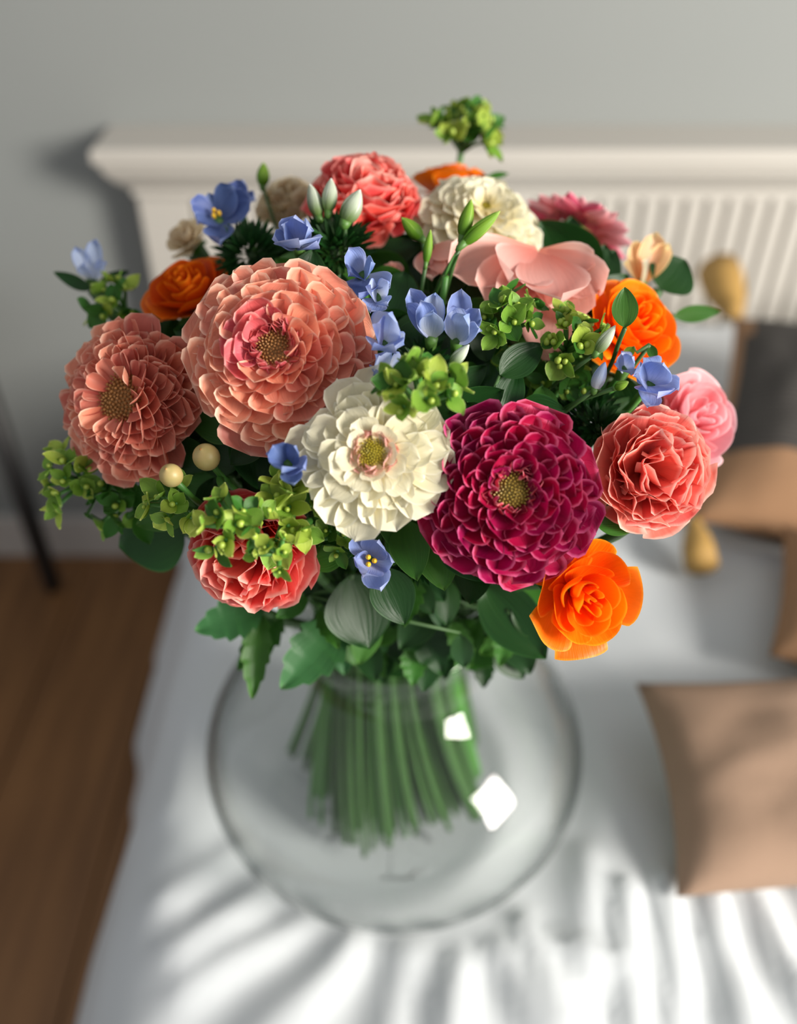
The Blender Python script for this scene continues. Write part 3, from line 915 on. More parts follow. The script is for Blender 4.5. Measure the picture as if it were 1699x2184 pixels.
def put_leaves(root, M, leaves, mats, stem, clear):
    inv = M.inverted()
    for k, l in enumerate(leaves):
        best = None
        for tr in range(110 if clear else 1):
            # a leaf that would cut through a neighbour slides and turns until it lies free
            dx, dy, dd_, da = (0, 0, 0, 0) if tr == 0 else (rng.uniform(-1, 1)*(20+1.3*tr), rng.uniform(-1, 1)*(20+1.3*tr), rng.uniform(-0.15, 1)*(0.006+0.0004*tr), rng.uniform(-1, 1)*min(3.1, 0.4+0.05*tr))
            ex, ey = l[2]-l[0], l[3]-l[1]; ca, sa = math.cos(da), math.sin(da)
            shr = 1.0-0.0038*tr
            bx, by = l[0]+dx, l[1]+dy
            tx, ty = bx+(ex*ca-ey*sa)*shr, by+(ex*sa+ey*ca)*shr
            b = at(bx, by, l[4]+dd_); tp = at(tx, ty, l[4]+dd_-l[5])
            lb, lt = inv @ b, inv @ tp
            dd = lt-lb
            side = dd.cross((inv.to_3x3() @ (CAM-b)).normalized())
            me = l[7][k % len(l[7])]
            roll = rng.uniform(-.35, .35)
            if not clear: best = (0, lb, lt, side, dd.length, me, roll); break
            W = M @ blade_matrix(lb, lt, side, dd.length*l[6], roll)
            g = BVHTree.FromPolygons([W @ v.co for v in me.vertices], [tuple(p.vertices) for p in me.polygons])
            n = hits(g, W @ Vector((0, 0.5, 0)), dd.length, root.name)
            lim = 505+abs(tx-850)*0.14
            if min(by, ty) < lim: n += 40
            if best is None or n < best[0]: best = (n, lb, lt, side, dd.length, me, roll, g, W @ Vector((0, 0.5, 0)))
            if n == 0: break
        n, lb, lt, side, ln, me, roll = best[:7]
        if clear: LEAVES.append((best[7], best[8], ln))
        piece('leaf', me, root, lb, lt, side, ln*l[6], l[8] if len(l) > 8 else pick_mat(mats), roll)
        if k and lb.length > 0.004:
            part('twig', tube('twig', [Vector((0, 0, 0)), lb*0.5+Vector((0, 0, -0.004)), lb], [0.0010, 0.0009, 0.0007], M_[stem], 5), root)

LEAVES = []; STATIC = []
def hits(g, c, ln, own):
    tree, owner = STATIC
    n = sum(1 for a, b in tree.overlap(g) if owner[a] != own)
    if n: return n+5
    for (t, c2, l2) in LEAVES:
        if (c-c2).length < (ln+l2)*0.62: n += len(t.overlap(g))
    return n
def place_pending():
    """filler leaves go in last, into the room that heads, sprigs and stems leave"""
    V, P, own = [], [], []
    for root in [o for o in COL.objects if o.parent is None and o.type == 'EMPTY' and o.get('category') in ('flower', 'bud', 'foliage', 'berry')]:
        for ch in root.children:
            W = ROOTM[root.name] @ ch.matrix_basis; b = len(V)
            V += [W @ v.co for v in ch.data.vertices]
            for p in ch.data.polygons: P.append(tuple(b+i for i in p.vertices)); own.append(root.name)
    STATIC.extend((BVHTree.FromPolygons(V, P), own))
    for a in PENDING: put_leaves(*a, True)

def sprig(label, px, py, rpx, face=(0, 0.5), leaf_mats=('leaf_light', 'leaf_lime', 'leaf_mid'), n=7, per=4, depth=None, lsize=0.52, berries=1,
          seed=1, squash=1.0, group='lime green bract sprigs in the bouquet', name='green_sprig', berry='greenberry', via=None):
    """branching head of small round bracts with tiny buds"""
    d = depth if depth else dome_depth(px, py)-0.004
    R = rpx*d/FPX
    nrm = facing(*face)
    pos = at(px, py, d)
    M = frame(pos-nrm*R*0.6, nrm)
    root = thing(name, M, label, 'foliage', group)
    r2 = random.Random(seed)
    for k in range(n):
        a = k*2.39996+r2.uniform(-.3, .3)
        rr = R*0.82*math.sqrt((k+0.4)/n)
        end = Vector((rr*math.cos(a), rr*math.sin(a)*squash, R*(0.75-0.55*(rr/R)**2)+R*r2.uniform(-.12, .12)))
        part('twig', tube('twig', [Vector((0, 0, -R*0.3)), end*0.5+Vector((0, 0, -R*0.08)), end], [0.0013, 0.0011, 0.0009], M_['stem'], 6), root)
        dirn = end.normalized()
        ox = dirn.orthogonal().normalized(); oy = dirn.cross(ox)
        for q in range(per):
            b = q*2*math.pi/per+r2.uniform(-.5, .5)
            out = (ox*math.cos(b)+oy*math.sin(b))
            ll = R*lsize*r2.uniform(0.75, 1.3)
            base = end-dirn*ll*0.12
            tip = end+out*ll*r2.uniform(0.7, 1.0)+dirn*ll*r2.uniform(0.1, 0.75)
            piece('bract', LM_BRACT[r2.randrange(3)], root, base, tip, out.cross(dirn), ll*r2.uniform(1.0, 1.35), leaf_mats[r2.randrange(len(leaf_mats))], r2.uniform(-.3, .3))
        for q in range(berries):
            b = r2.uniform(0, 6.28); s = R*0.075*r2.uniform(0.8, 1.3)
            c = end+(ox*math.cos(b)+oy*math.sin(b))*R*0.11+dirn*R*0.10
            part('bud', BERRY[berry], root, Matrix.Translation(c) @ Matrix.Scale(s, 4))
    add_stem(root, M.translation, nrm, 0.0018, 'stem', R*0.3, via)
    return root
BERRY = {'greenberry': ball_mesh('tiny_bud', M_['greenberry'], 1, 1, 1.2), 'berry': ball_mesh('tiny_cream_bud', M_['berry'], 1, 1, 1.1)}

def needle_tuft(label, px, py, rpx, n=60, face=(0, 0.4), depth=None, seed=1, mats=('fern', 'leaf_dark')):
    d = depth if depth else dome_depth(px, py)+0.012
    R = rpx*d/FPX
    nrm = facing(*face); M = frame(at(px, py, d)-nrm*R*0.4, nrm)
    root = thing('needle_foliage', M, label, 'foliage', 'needle leaved tufts in the bouquet')
    r2 = random.Random(seed)
    for k in range(n):
        a = k*2.39996; t = math.sqrt((k+0.5)/n)
        base = Vector((math.cos(a), math.sin(a), 0))*R*0.42*t+Vector((0, 0, R*(0.1-0.2*t)))
        tip = Vector((math.cos(a), math.sin(a), 0))*R*(0.15+0.9*t)+Vector((0, 0, R*(0.62-0.55*t*t)+R*r2.uniform(-.1, .15)))
        side = Vector((-math.sin(a), math.cos(a), 0))
        piece('needle', LM_NEEDLE[0], root, base, tip, -side, R*1.1, mats[r2.randrange(len(mats))], r2.uniform(-.5, .5))
    add_stem(root, M.translation, nrm, 0.002, 'stem_dark', 0)
    return root

# ------------------------------------------------------------------ the bouquet
# --- dahlias
def mats_d1(t, a, r2):
    # a few rosy petals gathered on one side near the heart
    if t < 0.22 and math.cos(a-2.9) > 0.25: return 'peach_rose'
    return 'peach' if r2.random() < 0.85 else 'peach_dull'
dahlia('largest dahlia, peach with brown heart, between the orange ranunculus and the cream dahlia', 588, 745, 432, (-0.08, 0.08), mats_d1, PM_BALL, 84, 0.21, 'disc_brown', 0.46, seed=11, width=0.37, ring='peach_rose', depth=0.362)
dahlia('dusty peach dahlia turned outward beside the bigger peach dahlia, tan heart', 262, 852, 368, (-0.40, -0.02), lambda t, a, r2: 'peach_dull' if r2.random() < 0.6 else 'peach', PM_BALL, 112, 0.30, 'disc_tan', 0.46, seed=12, width=0.25, plen=0.32, jit=0.09, depth=0.395)
dahlia('cream white dahlia with yellow green heart in the middle of the bouquet', 795, 968, 378, (-0.02, 0.05), 'cream', PM_FLAT, 54, 0.18, 'disc_olive', 0.32, seed=13, width=0.29, plen=0.52, jit=0.10, sink=0.13, ring='blush', depth=0.345)
dahlia('deep magenta dahlia with golden olive heart', 1090, 1050, 412, (0.02, 0.0), 'magenta', PM_TUBE, 84, 0.22, 'disc_dark', 0.44, seed=14, width=0.35, ring='magenta_pale', depth=0.350)
dahlia('cream white dahlia facing up behind the blush flower', 1032, 452, 305, (0.22, 0.55), 'cream', PM_FLAT, 96, 0.12, 'disc_olive', 0.60, seed=15, width=0.24, depth=0.452)
dahlia('pink quilled dahlia facing away behind the dark oval leaves', 1225, 475, 270, (0.42, 1.2, -0.25), lambda t, a, r2: 'hotpink' if r2.random() < 0.3 else 'pink', PM_QUILL, 110, 0.15, 'disc_brown', 0.35, seed=16, width=0.55, depth=0.505)

# --- carnations
carnation('coral carnation at the top of the bouquet above the white buds', 778, 382, 262, (0.05, 0.85), ('coral_deep', 'coral'), 52, 0.445, seed=21, loose=(786, 490, 6, 70))
carnation('coral carnation in front of the pale pink rose', 1418, 998, 300, (0.22, 0.02), ('coral', 'coral', 'coral'), 40, 0.368, seed=22, dome=0.5)
carnation('coral carnation under the lime green bracts above the toothed leaves', 515, 1200, 300, (-0.18, -0.38), ('coral', 'coral_deep'), 44, 0.378, seed=23)
carnation('beige carnation behind the coral carnation', 608, 412, 150, (-0.2, 0.7), ('beige',), 36, 0.490, seed=24)

# --- roses and ranunculus
rose('bright orange rose below the magenta dahlia', 1262, 1284, 308, (0.22, -0.20), 'orange', 24, 0.358, seed=31, openness=0.95)
rose('orange ranunculus beside the blush flower with a green leaf across it', 1368, 672, 262, (0.38, 0.42), 'orange', 30, 0.415, seed=32, name='ranunculus', group='orange ranunculus in the bouquet')
rose('dark orange ranunculus behind the peach dahlias', 384, 588, 240, (-0.35, 0.75, 0.9), ('burnt',), 28, 0.435, seed=33, name='ranunculus', group='orange ranunculus in the bouquet', height=0.6)
rose('orange ranunculus seen edge on behind the upward facing cream dahlia', 960, 352, 205, (0.0, 1.0, 0.12), ('orange', 'burnt'), 22, 0.520, seed=34, name='ranunculus', group='orange ranunculus in the bouquet', height=0.45)
rose('pale pink rose behind the coral carnation', 1502, 885, 262, (0.35, 0.15), 'pink', 26, 0.420, seed=35, openness=0.95)
rose('beige rose half hidden behind blue blossoms and orange ranunculus', 388, 492, 118, (-0.4, 0.6), 'beige', 16, 0.480, seed=36)
rose('small closed blush rosebud beside the green hooked bud', 838, 568, 92, (0.0, 0.55), 'blush', 12, 0.425, seed=37, openness=0.6)

# --- blush flower with big drooping petals, apricot flower
loose_flower('blush flower with broad drooping petals behind the lime bracts', 1152, 528, [
    (955, 588, 0.010, 0.52), (1262, 572, 0.004, 0.62), (1278, 632, 0.010, 0.58), (1035, 655, 0.016, 0.56), (1222, 695, 0.018, 0.52), (1160, 772, 0.018, 0.42),
    (1100, 688, 0.021, 0.52), (1190, 650, 0.024, 0.70), (1085, 605, 0.020, 0.75)],
    ('blush',), 0.428, (0.1, 0.25), 'blush_flower', width=0.78, eye=False, cal=False)
loose_flower('blush petalled flower under the cream dahlia beside the green bud sprig', 912, 520, [
    (922, 600, 0.010, 0.6), (960, 590, 0.010, 0.55), (898, 585, 0.006, 0.5), (975, 548, 0.008, 0.6)], ('blush',), 0.428, (0, 0.3), 'blush_flower', width=0.7, eye=False)
loose_flower('apricot flower with upright cream petals above the orange ranunculus', 1372, 596, [
    (1345, 520, 0.004, 0.62), (1392, 500, 0.004, 0.55), (1425, 528, 0.002, 0.5), (1330, 560, 0.008, 0.6), (1372, 555, 0.012, 0.7, 'cream')], ('apricot',), 0.470, (0.2, 0.5), 'apricot_flower', width=0.7, eye=False)

# --- blue blossoms
BG = 'blue blossoms in the bouquet'
def blue(label, px, py, petals, d, mats=('blue',), eye=True, face=(0, 0.25)):
    return loose_flower(label, px, py, petals, mats, d, face, 'blue_blossom', BG, width=0.62, stem_r=0.0024, eye=eye)
blue('white and blue blossom on its own above the dusty peach dahlia', 192, 592, [(165, 528, .004, .55), (208, 514, .004, .5), (178, 560, .010, .6), (228, 560, .004, .5)], 0.470, ('blue_white',), False)
blue('slate blue blossom above the dark orange ranunculus', 462, 462, [(405, 432, .006, .85), (420, 478, .012, .7), (500, 398, .006, .85), (538, 425, .006, .8), (470, 525, .016, .6), (445, 415, .0, .6)], 0.450, ('blue_deep',))
blue('slate blue blossom leaning out above the needle tuft', 505, 420, [(482, 392, .004, .9), (520, 385, .004, .9), (545, 428, .004, .8), (500, 470, .01, .8)], 0.462, ('blue_deep',), False)
blue('cup shaped blue blossom touching the top of the largest peach dahlia', 634, 515, [(600, 478, .01, .9), (630, 458, .012, .9), (668, 490, .012, .8), (580, 510, .008, .7), (682, 528, .010, .7), (640, 528, .018, 1.0)], 0.395, ('blue',), False)
blue('deep blue blossom between the largest peach dahlia and the rosebud', 772, 580, [(742, 528, .006, .75), (800, 562, .008, .8), (832, 615, .006, .7), (765, 640, .012, .8), (742, 588, .01, .7)], 0.385, ('blue', 'blue_deep'), False)
blue('blue blossom tucked beside the largest peach dahlia, lower of the pair there', 806, 628, [(828, 652, .006, .7), (790, 668, .008, .8), (832, 600, .006, .7), (780, 610, .008, .8)], 0.378, ('blue', 'blue_white'), False)
blue('pale blue blossom with broad petals beside the lime sprig', 818, 725, [(836, 664, .010, .9), (862, 735, .008, .8), (796, 690, .012, .8), (792, 745, .012, .7), (845, 752, .014, .7)], 0.362, ('blue', 'blue_white'), False)
blue('pale blue blossom half under the cream dahlia', 822, 790, [(800, 755, .010, .8), (862, 770, .008, .8), (830, 826, .006, .8), (795, 800, .01, .7)], 0.366, ('blue_white', 'blue'), False)
blue('blue blossom with tall upright petals behind the lime sprig', 920, 715, [(872, 620, .004, .5), (895, 640, .012, .5), (930, 625, .006, .55, 'blue_white'), (925, 660, .014, .6, 'blue_white'), (865, 650, .006, .45)], 0.385, ('blue',), False)
blue('blue and white blossom with frilled petals next to the upright one', 975, 720, [(985, 620, .004, .55), (1022, 660, .006, .6), (1028, 705, .010, .6), (965, 650, .012, .6, 'blue_white'), (1000, 668, .014, .6, 'blue_white')], 0.386, ('blue',), False)
blue('bright blue blossom above the coral carnation', 1388, 812, [(1372, 762, .008, .95), (1415, 772, .010, .95), (1448, 832, .006, .85), (1400, 850, .012, 1.0), (1350, 800, .010, .8), (1380, 870, .008, .7)], 0.378, ('blue',), False)
blue('pale blue blossom peeking out under the orange ranunculus', 1335, 780, [(1325, 748, .004, .8), (1352, 760, .006, .8), (1310, 775, .004, .8), (1345, 800, .010, .8)], 0.390, ('blue_white', 'blue'), False)
blue('dark blue blossom in the shade between the peach and cream dahlias', 612, 985, [(580, 948, .004, .9), (632, 950, .004, .9), (652, 1004, .006, .9), (600, 1008, .010, .8), (566, 968, .004, .8), (628, 1036, .006, .7)], 0.346, ('blue_deep',), False)
blue('blue blossom with yellow anthers hanging under the cream dahlia', 790, 1195, [(758, 1138, .004, .8), (808, 1150, .008, .9), (842, 1200, .006, .75), (812, 1262, .010, .7), (775, 1232, .014, .8), (752, 1190, .006, .7)], 0.372, ('blue',), True, (0, 0.0))

# --- buds
bud('pointed white bud beside the coral carnation, middle of three', 700, 452, 706, 380, 'bud_white', 0.412, fat=1.15)
bud('slim white bud at the edge of the coral carnation', 680, 462, 660, 392, 'bud_white', 0.414, fat=1.1)
bud('fat white bud touching the coral carnation petals', 736, 474, 768, 404, 'bud_white', 0.410, fat=1.4)
bud('grey green pointed bud under the orange ranunculus', 1272, 752, 1312, 694, 'bud_white', 0.378, fat=0.95)
bud('white and blue bud beside the bright blue blossom', 1268, 830, 1290, 772, 'blue_white', 0.380, fat=1.1)
bud('small green bud below the bright blue blossom', 1312, 828, 1340, 814, 'bud_green', 0.374, fat=1.4)
bud('pale green bud below the upright blue blossom', 962, 778, 1000, 735, 'bud_white', 0.384, fat=1.1)
bud('hooked green bud under the coral carnation', 898, 508, 856, 464, 'bud_green', 0.412, fat=1.2)
bud('green bud standing out beside the beige carnation', 560, 398, 562, 346, 'bud_green', 0.480, fat=1.3)
bud('slim green bud above the hooked one beside the blush petals', 908, 560, 918, 490, 'bud_green', 0.402, fat=0.6)
bud('pair of green buds, taller, in front of the upward facing cream dahlia', 985, 505, 1005, 425, 'bud_green', 0.398, fat=0.9)
bud('pair of green buds, leaning, in front of the upward facing cream dahlia', 988, 520, 1066, 450, 'bud_green', 0.396, fat=0.7)
leafy('thin curved green shoot below the pair of green buds', [(950, 590, 990, 512, 0.402, 0.004, 0.30, LM_LONG)], 'leaf_mid', 'green_shoot', stem='stem', stem_r=0.0016)

# --- lime bract sprigs
sprig('yellow green sprig under the lone white and blue blossom', 232, 640, 72, (-0.4, 0.4), ('leaf_light', 'leaf_lime', 'leaf_mid'), 7, 4, 0.455, seed=41)
sprig('lime sprig standing up behind the orange ranunculus, highest in the bouquet', 992, 262, 78, (0.1, 0.75), ('leaf_light', 'leaf_lime', 'leaf_mid'), 11, 5, 0.520, seed=42, lsize=0.55)
sprig('leafy green sprig against the blush petals beside the blue blossoms', 1085, 668, 78, (0, 0.5), ('leaf_light', 'leaf_mid', 'leaf_light'), 9, 5, 0.388, seed=43)
sprig('dim olive sprig deep above the magenta dahlia', 1062, 780, 78, (0, 0.4), ('leaf_mid', 'leaf_light', 'leaf_mid'), 7, 4, 0.412, seed=44)
sprig('lime sprig with round buds beside the grey green bud', 1222, 712, 82, (0.05, 0.4), ('leaf_light', 'leaf_lime', 'leaf_mid'), 9, 4, 0.386, seed=45, berries=4)
sprig('dim green sprig under the round budded lime sprig', 1205, 800, 70, (0.05, 0.3), ('leaf_mid', 'leaf_light', 'leaf_mid'), 7, 4, 0.404, seed=46)
sprig('bright green sprig resting on the cream dahlia', 905, 825, 92, (0.1, 0.4), ('leaf_light', 'leaf_light', 'leaf_lime', 'leaf_mid'), 10, 5, 0.335, seed=47, via=(890, 760, 0.400))
sprig('lime sprig spreading out below the dusty peach dahlia, outermost', 130, 1020, 82, (-0.5, 0.1), ('leaf_light', 'leaf_lime', 'leaf_light'), 9, 4, 0.415, seed=48, lsize=0.46)
sprig('green sprig hanging below the dusty peach dahlia', 245, 1065, 85, (-0.3, -0.1), ('leaf_light', 'leaf_mid', 'leaf_mid'), 8, 4, 0.418, seed=49, lsize=0.58)
sprig('lime sprig with cup bracts below the cream berries', 362, 1074, 70, (-0.1, 0.1), ('leaf_light', 'leaf_lime'), 6, 4, 0.374, seed=50, lsize=0.58)
sprig('lime sprig lying over the coral carnation below the cream berries', 490, 1118, 92, (-0.05, 0.1), ('leaf_lime', 'leaf_light', 'leaf_mid'), 9, 4, 0.343, seed=51, lsize=0.46, squash=0.9, via=(470, 1020, 0.392))
sprig('yellow green sprig between the coral carnation and the cream dahlia', 602, 1085, 92, (0, 0.1), ('leaf_lime', 'leaf_lime', 'leaf_light'), 9, 4, 0.356, seed=52, lsize=0.58)
sprig('green sprig in the shade beneath the cream dahlia', 724, 1145, 62, (0, 0.0), ('leaf_mid', 'leaf_light'), 6, 4, 0.382, seed=53, lsize=0.6)
sprig('pale green sprig at the foot of the yellow green sprig', 588, 1182, 55, (0, 0.0), ('leaf_light', 'leaf_lime'), 5, 4, 0.342, seed=54, lsize=0.5, berries=1, via=(668, 1110, 0.388))

# --- cream berries
def berry(label, px, py, rpx, d):
    p = at(px, py, d); r = rpx*d/FPX; n = facing(-0.2, 0.5)
    root = thing('snowberry', frame(p-n*r, n), label, 'berry', 'cream berries in the bouquet')
    part('berry', ball_mesh('berry_fruit', M_['berry'], r, r, r*1.1, 20, 14, r*0.12), root, Matrix.Translation((0, 0, r)))
    part('tip', ball_mesh('berry_tip', M_['disc_brown'], r*0.10, r*0.10, r*0.08, 8, 6), root, Matrix.Translation((0, 0, r*2.15)))
    add_stem(root, p-n*r, n, 0.0014, 'stem', 0)
berry('round cream berry under the largest peach dahlia', 440, 975, 29, 0.375)
berry('cream berry with a pointed tip under the dusty peach dahlia', 365, 1014, 25, 0.362)

# --- needle tufts
needle_tuft('dark needle tuft behind the slate blue blossoms', 520, 512, 85, 90, (-0.2, 0.5), 0.440, 61)
needle_tuft('dark needle tuft under the three white buds', 712, 500, 92, 110, (0, 0.5), 0.414, 62)
needle_tuft('dark needle tuft hanging under the magenta dahlia beside the blue blossom', 882, 1185, 72, 70, (0, 0.0), 0.395, 63)
needle_tuft('dark needle tuft between the magenta dahlia and the coral carnation', 1262, 880, 85, 80, (0.1, 0.3), 0.398, 64)
needle_tuft('dark needle tuft beneath the upright blue blossoms', 905, 765, 70, 60, (0, 0.3), 0.392, 65)
needle_tuft('dark needle tuft under the bright blue blossom', 1290, 905, 60, 50, (0.2, 0.2), 0.392, 66)

# --- broad leaves
leafy('large round dark leaf below the dusty peach dahlia', [(395, 1130, 252, 1170, 0.435, 0.0, 1.25, LM_ROUND)], 'leaf_dark')
leafy('dark oval leaves between the pink quilled dahlia and the blush flower',
      [(1275, 600, 1150, 470, 0.470, 0.01, 1.15, LM_OVAL), (1250, 610, 1315, 530, 0.462, 0.0, 1.5, LM_OVAL), (1215, 560, 1215, 455, 0.475, 0.0, 1.0, LM_OVAL), (1270, 640, 1290, 520, 0.465, 0.0, 1.0, LM_OVAL)], 'leaf_dark')
leafy('dark leaf pointing up beside the apricot flower', [(1405, 618, 1462, 552, 0.470, 0.0, 1.5, LM_ROUND)], 'leaf_dark')
leafy('narrow dark leaf sticking out beside the orange ranunculus', [(1435, 672, 1536, 664, 0.465, 0.0, 0.9, LM_LONG)], 'leaf_mid')
leafy('green leaf lying across the orange ranunculus', [(1332, 700, 1332, 612, 0.372, 0.0, 1.05, LM_OVAL)], 'leaf_mid', stem_r=0.0010, via=(1296, 790, 0.402))
leafy('small dark leaves under the orange ranunculus', [(1385, 735, 1398, 770, 0.395, 0.0, 1.0, LM_OVAL), (1350, 740, 1330, 765, 0.396, 0.0, 1.2, LM_OVAL, 'leaf_light')], 'leaf_mid', stem_r=0.0010)
leafy('dark pointed leaves behind the lone white and blue blossom', [(195, 618, 115, 580, 0.468, 0.0, 0.8, LM_LONG), (215, 600, 275, 578, 0.480, 0.0, 0.8, LM_LONG)], 'leaf_dark')
leafy('dark leaf behind the upward facing cream dahlia', [(1040, 375, 1085, 370, 0.505, 0.0, 0.8, LM_LONG)], 'leaf_mid')
leafy('dark oval leaves between the dusty peach dahlia and the dark orange ranunculus', [(330, 740, 262, 672, 0.470, 0.0, 1.0, LM_OVAL), (360, 745, 330, 655, 0.472, 0.0, 1.1, LM_OVAL), (390, 760, 372, 672, 0.45, 0.0, 1.1, LM_OVAL)], 'leaf_dark')
leafy('dark oval leaves behind the pale green bud under the upright blue blossoms', [(1000, 820, 1000, 720, 0.440, 0.0, 1.1, LM_OVAL), (960, 800, 985, 715, 0.446, 0.0, 1.1, LM_OVAL), (1040, 790, 1010, 730, 0.45, 0.0, 1.1, LM_OVAL)], 'leaf_dark')
leafy('dark leaf between the coral carnation and the hooked bud', [(800, 545, 842, 478, 0.470, 0.0, 1.3, LM_OVAL), (945, 640, 985, 585, 0.425, 0.0, 1.2, LM_OVAL)], 'leaf_dark')
leafy('pale green leaves between the magenta dahlia, coral carnation and orange rose',
      [(1362, 1110, 1240, 1098, 0.385, 0.0, 0.75, LM_OVAL, 'leaf_cool'), (1270, 1120, 1368, 1112, 0.380, 0.0, 0.95, LM_OVAL, 'leaf_mid'), (1330, 1090, 1258, 1060, 0.39, 0.0, 0.9, LM_OVAL, 'leaf_dark')], 'leaf_mid')
leafy('small green leaves at the rim of the cream dahlia by the hanging blue blossom',
      [(660, 1200, 742, 1180, 0.395, 0.004, 1.1, LM_OVAL), (720, 1170, 690, 1110, 0.395, 0, 1.0, LM_OVAL), (745, 1150, 700, 1215, 0.40, 0, 0.9, LM_OVAL, 'leaf_cool')], 'leaf_mid')
leafy('green leaves behind the lime sprigs under the dusty peach dahlia',
      [(420, 1080, 290, 1120, 0.412, 0.0, 0.85, LM_OVAL), (400, 1060, 250, 1060, 0.415, 0.0, 0.7, LM_OVAL), (430, 1090, 460, 1020, 0.402, 0.0, 1.2, LM_OVAL, 'leaf_dark'), (480, 1040, 395, 1030, 0.405, 0.0, 1.2, LM_OVAL)], 'leaf_mid')

leafy('dark oval leaves behind the coral carnation and the bright blue blossom',
      [(1300, 800, 1350, 900, 0.425, 0.0, 1.2, LM_OVAL), (1360, 850, 1290, 960, 0.425, 0.0, 1.2, LM_OVAL), (1330, 930, 1290, 1050, 0.420, 0.0, 1.1, LM_OVAL), (1400, 800, 1330, 900, 0.430, 0.0, 1.2, LM_OVAL)], 'leaf_dark')
leafy('dark oval leaves behind the dark blue blossom between the dahlias',
      [(500, 950, 610, 1010, 0.420, 0.0, 1.2, LM_OVAL), (560, 900, 470, 1000, 0.420, 0.0, 1.2, LM_OVAL), (470, 1050, 600, 1060, 0.415, 0.0, 1.1, LM_OVAL), (540, 1020, 640, 1080, 0.42, 0.0, 1.1, LM_OVAL)], 'leaf_dark')
# leaves collar above the vase
leafy('toothed leaf spread out below the coral carnation, beside the vase', [(560, 1300, 415, 1345, 0.455, 0.004, 1.0, LM_SERR)], 'leaf_cool')
leafy('toothed leaf hanging straight down over the vase shoulder', [(555, 1305, 538, 1492, 0.462, 0.006, 0.55, LM_SERR), (600, 1310, 505, 1430, 0.470, 0.004, 0.8, LM_SERR)], 'leaf_mid')
leafy('large toothed leaf hanging over the vase neck', [(735, 1320, 598, 1470, 0.458, 0.010, 0.95, LM_SERR)], 'leaf_cool')
leafy('dark broad leaf below the hanging blue blossom', [(745, 1225, 790, 1385, 0.425, 0.0, 1.15, LM_ROUND)], 'leaf_dark')
leafy('grey green leaf behind the vase rim', [(720, 1280, 735, 1440, 0.475, 0.0, 0.9, LM_OVAL)], 'leaf_cool')
leafy('broad leaf under the magenta dahlia beside the orange rose', [(1030, 1245, 1165, 1405, 0.440, 0.006, 1.0, LM_OVAL)], 'leaf_dark')
leafy('leaf touching the petals of the orange rose', [(1090, 1300, 1185, 1350, 0.438, 0.0, 1.1, LM_OVAL)], 'leaf_dark')
leafy('dark leaves crowding the middle of the vase mouth',
      [(880, 1270, 945, 1440, 0.468, 0.0, 0.95, LM_SERR, 'leaf_dark'), (930, 1280, 850, 1385, 0.455, 0.0, 1.0, LM_OVAL), (960, 1330, 1010, 1420, 0.462, 0.004, 0.9, LM_SERR, 'leaf_mid'), (820, 1300, 860, 1420, 0.478, 0, 0.9, LM_OVAL)], 'leaf_dark')
# filler foliage inside the dome
r3 = random.Random(99)
ANCH = [(588, 745, 'the largest peach dahlia'), (262, 852, 'the dusty peach dahlia'), (795, 968, 'the middle cream dahlia'), (1090, 1050, 'the magenta dahlia'),
        (1032, 452, 'the upward facing cream dahlia'), (1225, 475, 'the pink quilled dahlia'), (778, 382, 'the topmost coral carnation'), (1418, 998, 'the coral carnation by the pink rose'),
        (522, 1190, 'the coral carnation under lime bracts'), (1262, 1278, 'the bright orange rose'), (1368, 672, 'the leaf crossed orange ranunculus'), (384, 588, 'the dark orange ranunculus'),
        (1502, 885, 'the pale pink rose'), (1150, 600, 'the blush flower'), (945, 670, 'the upright blue blossoms'), (780, 600, 'the deep blue blossom'), (620, 980, 'the dark blue blossom'),
        (790, 1195, 'the hanging blue blossom'), (1388, 812, 'the bright blue blossom'), (1085, 668, 'the leafy green sprig'), (1222, 712, 'the lime sprig with round buds')]
def near(x_, y_): return min(ANCH, key=lambda q: (q[0]-x_)**2+(q[1]-y_)**2)[2]
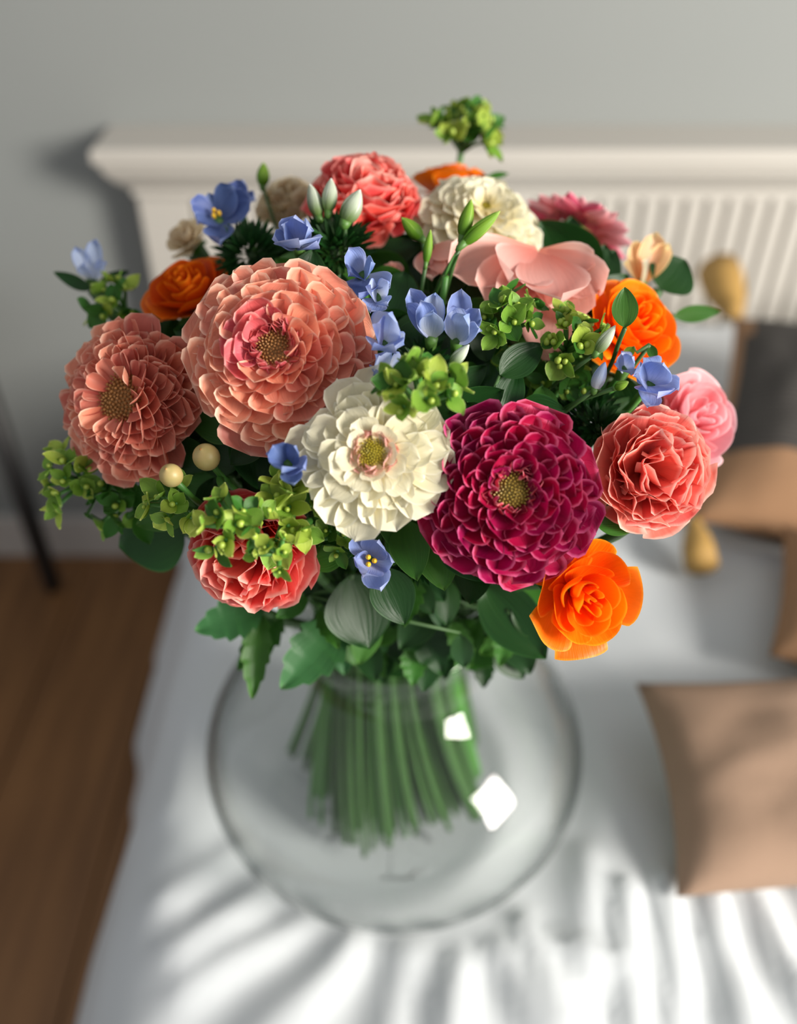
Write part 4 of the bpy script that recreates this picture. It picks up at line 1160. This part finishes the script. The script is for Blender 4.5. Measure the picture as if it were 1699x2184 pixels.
for s in range(44):
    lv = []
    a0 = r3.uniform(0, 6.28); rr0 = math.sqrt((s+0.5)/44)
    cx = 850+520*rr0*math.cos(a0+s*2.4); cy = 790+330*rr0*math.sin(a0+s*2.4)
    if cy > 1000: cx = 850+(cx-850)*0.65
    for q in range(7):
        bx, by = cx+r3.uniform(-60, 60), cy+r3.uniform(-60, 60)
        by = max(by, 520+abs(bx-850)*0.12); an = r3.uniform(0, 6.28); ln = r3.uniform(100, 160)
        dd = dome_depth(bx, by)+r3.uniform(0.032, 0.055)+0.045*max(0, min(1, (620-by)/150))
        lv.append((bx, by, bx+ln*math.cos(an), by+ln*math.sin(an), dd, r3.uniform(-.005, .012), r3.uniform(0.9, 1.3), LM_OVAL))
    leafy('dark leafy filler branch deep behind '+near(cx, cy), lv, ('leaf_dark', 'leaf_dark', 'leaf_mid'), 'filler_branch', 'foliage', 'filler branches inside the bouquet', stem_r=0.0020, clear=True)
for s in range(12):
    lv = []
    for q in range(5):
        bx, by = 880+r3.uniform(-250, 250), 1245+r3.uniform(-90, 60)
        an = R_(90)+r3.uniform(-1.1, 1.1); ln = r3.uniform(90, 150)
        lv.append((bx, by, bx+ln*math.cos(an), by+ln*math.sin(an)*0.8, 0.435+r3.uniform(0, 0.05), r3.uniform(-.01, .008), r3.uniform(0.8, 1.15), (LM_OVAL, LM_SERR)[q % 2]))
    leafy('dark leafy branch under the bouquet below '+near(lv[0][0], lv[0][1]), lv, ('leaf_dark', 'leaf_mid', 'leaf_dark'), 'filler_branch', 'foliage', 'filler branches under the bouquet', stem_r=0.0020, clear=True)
for s in range(9):
    lv = []
    for q in range(4):
        bx, by = 890+r3.uniform(-200, 210), 1300+r3.uniform(-30, 55)
        an = R_(90)+r3.uniform(-0.9, 0.9); ln = r3.uniform(85, 125)
        lv.append((bx, by, bx+ln*math.cos(an), by+ln*math.sin(an)*0.85, 0.462+r3.uniform(0, 0.04), r3.uniform(-.006, .010), r3.uniform(0.85, 1.2), (LM_SERR, LM_OVAL)[q % 2]))
    leafy('dark leafy branch resting on the vase rim, '+('toothed leaf foremost' if lv[0][1] > 1300 else 'leaves spread flat'), lv, ('leaf_dark', 'leaf_mid', 'leaf_dark'), 'filler_branch', 'foliage', 'leafy branches on the vase rim', stem_r=0.0020, clear=True)
build_stems()
place_pending()
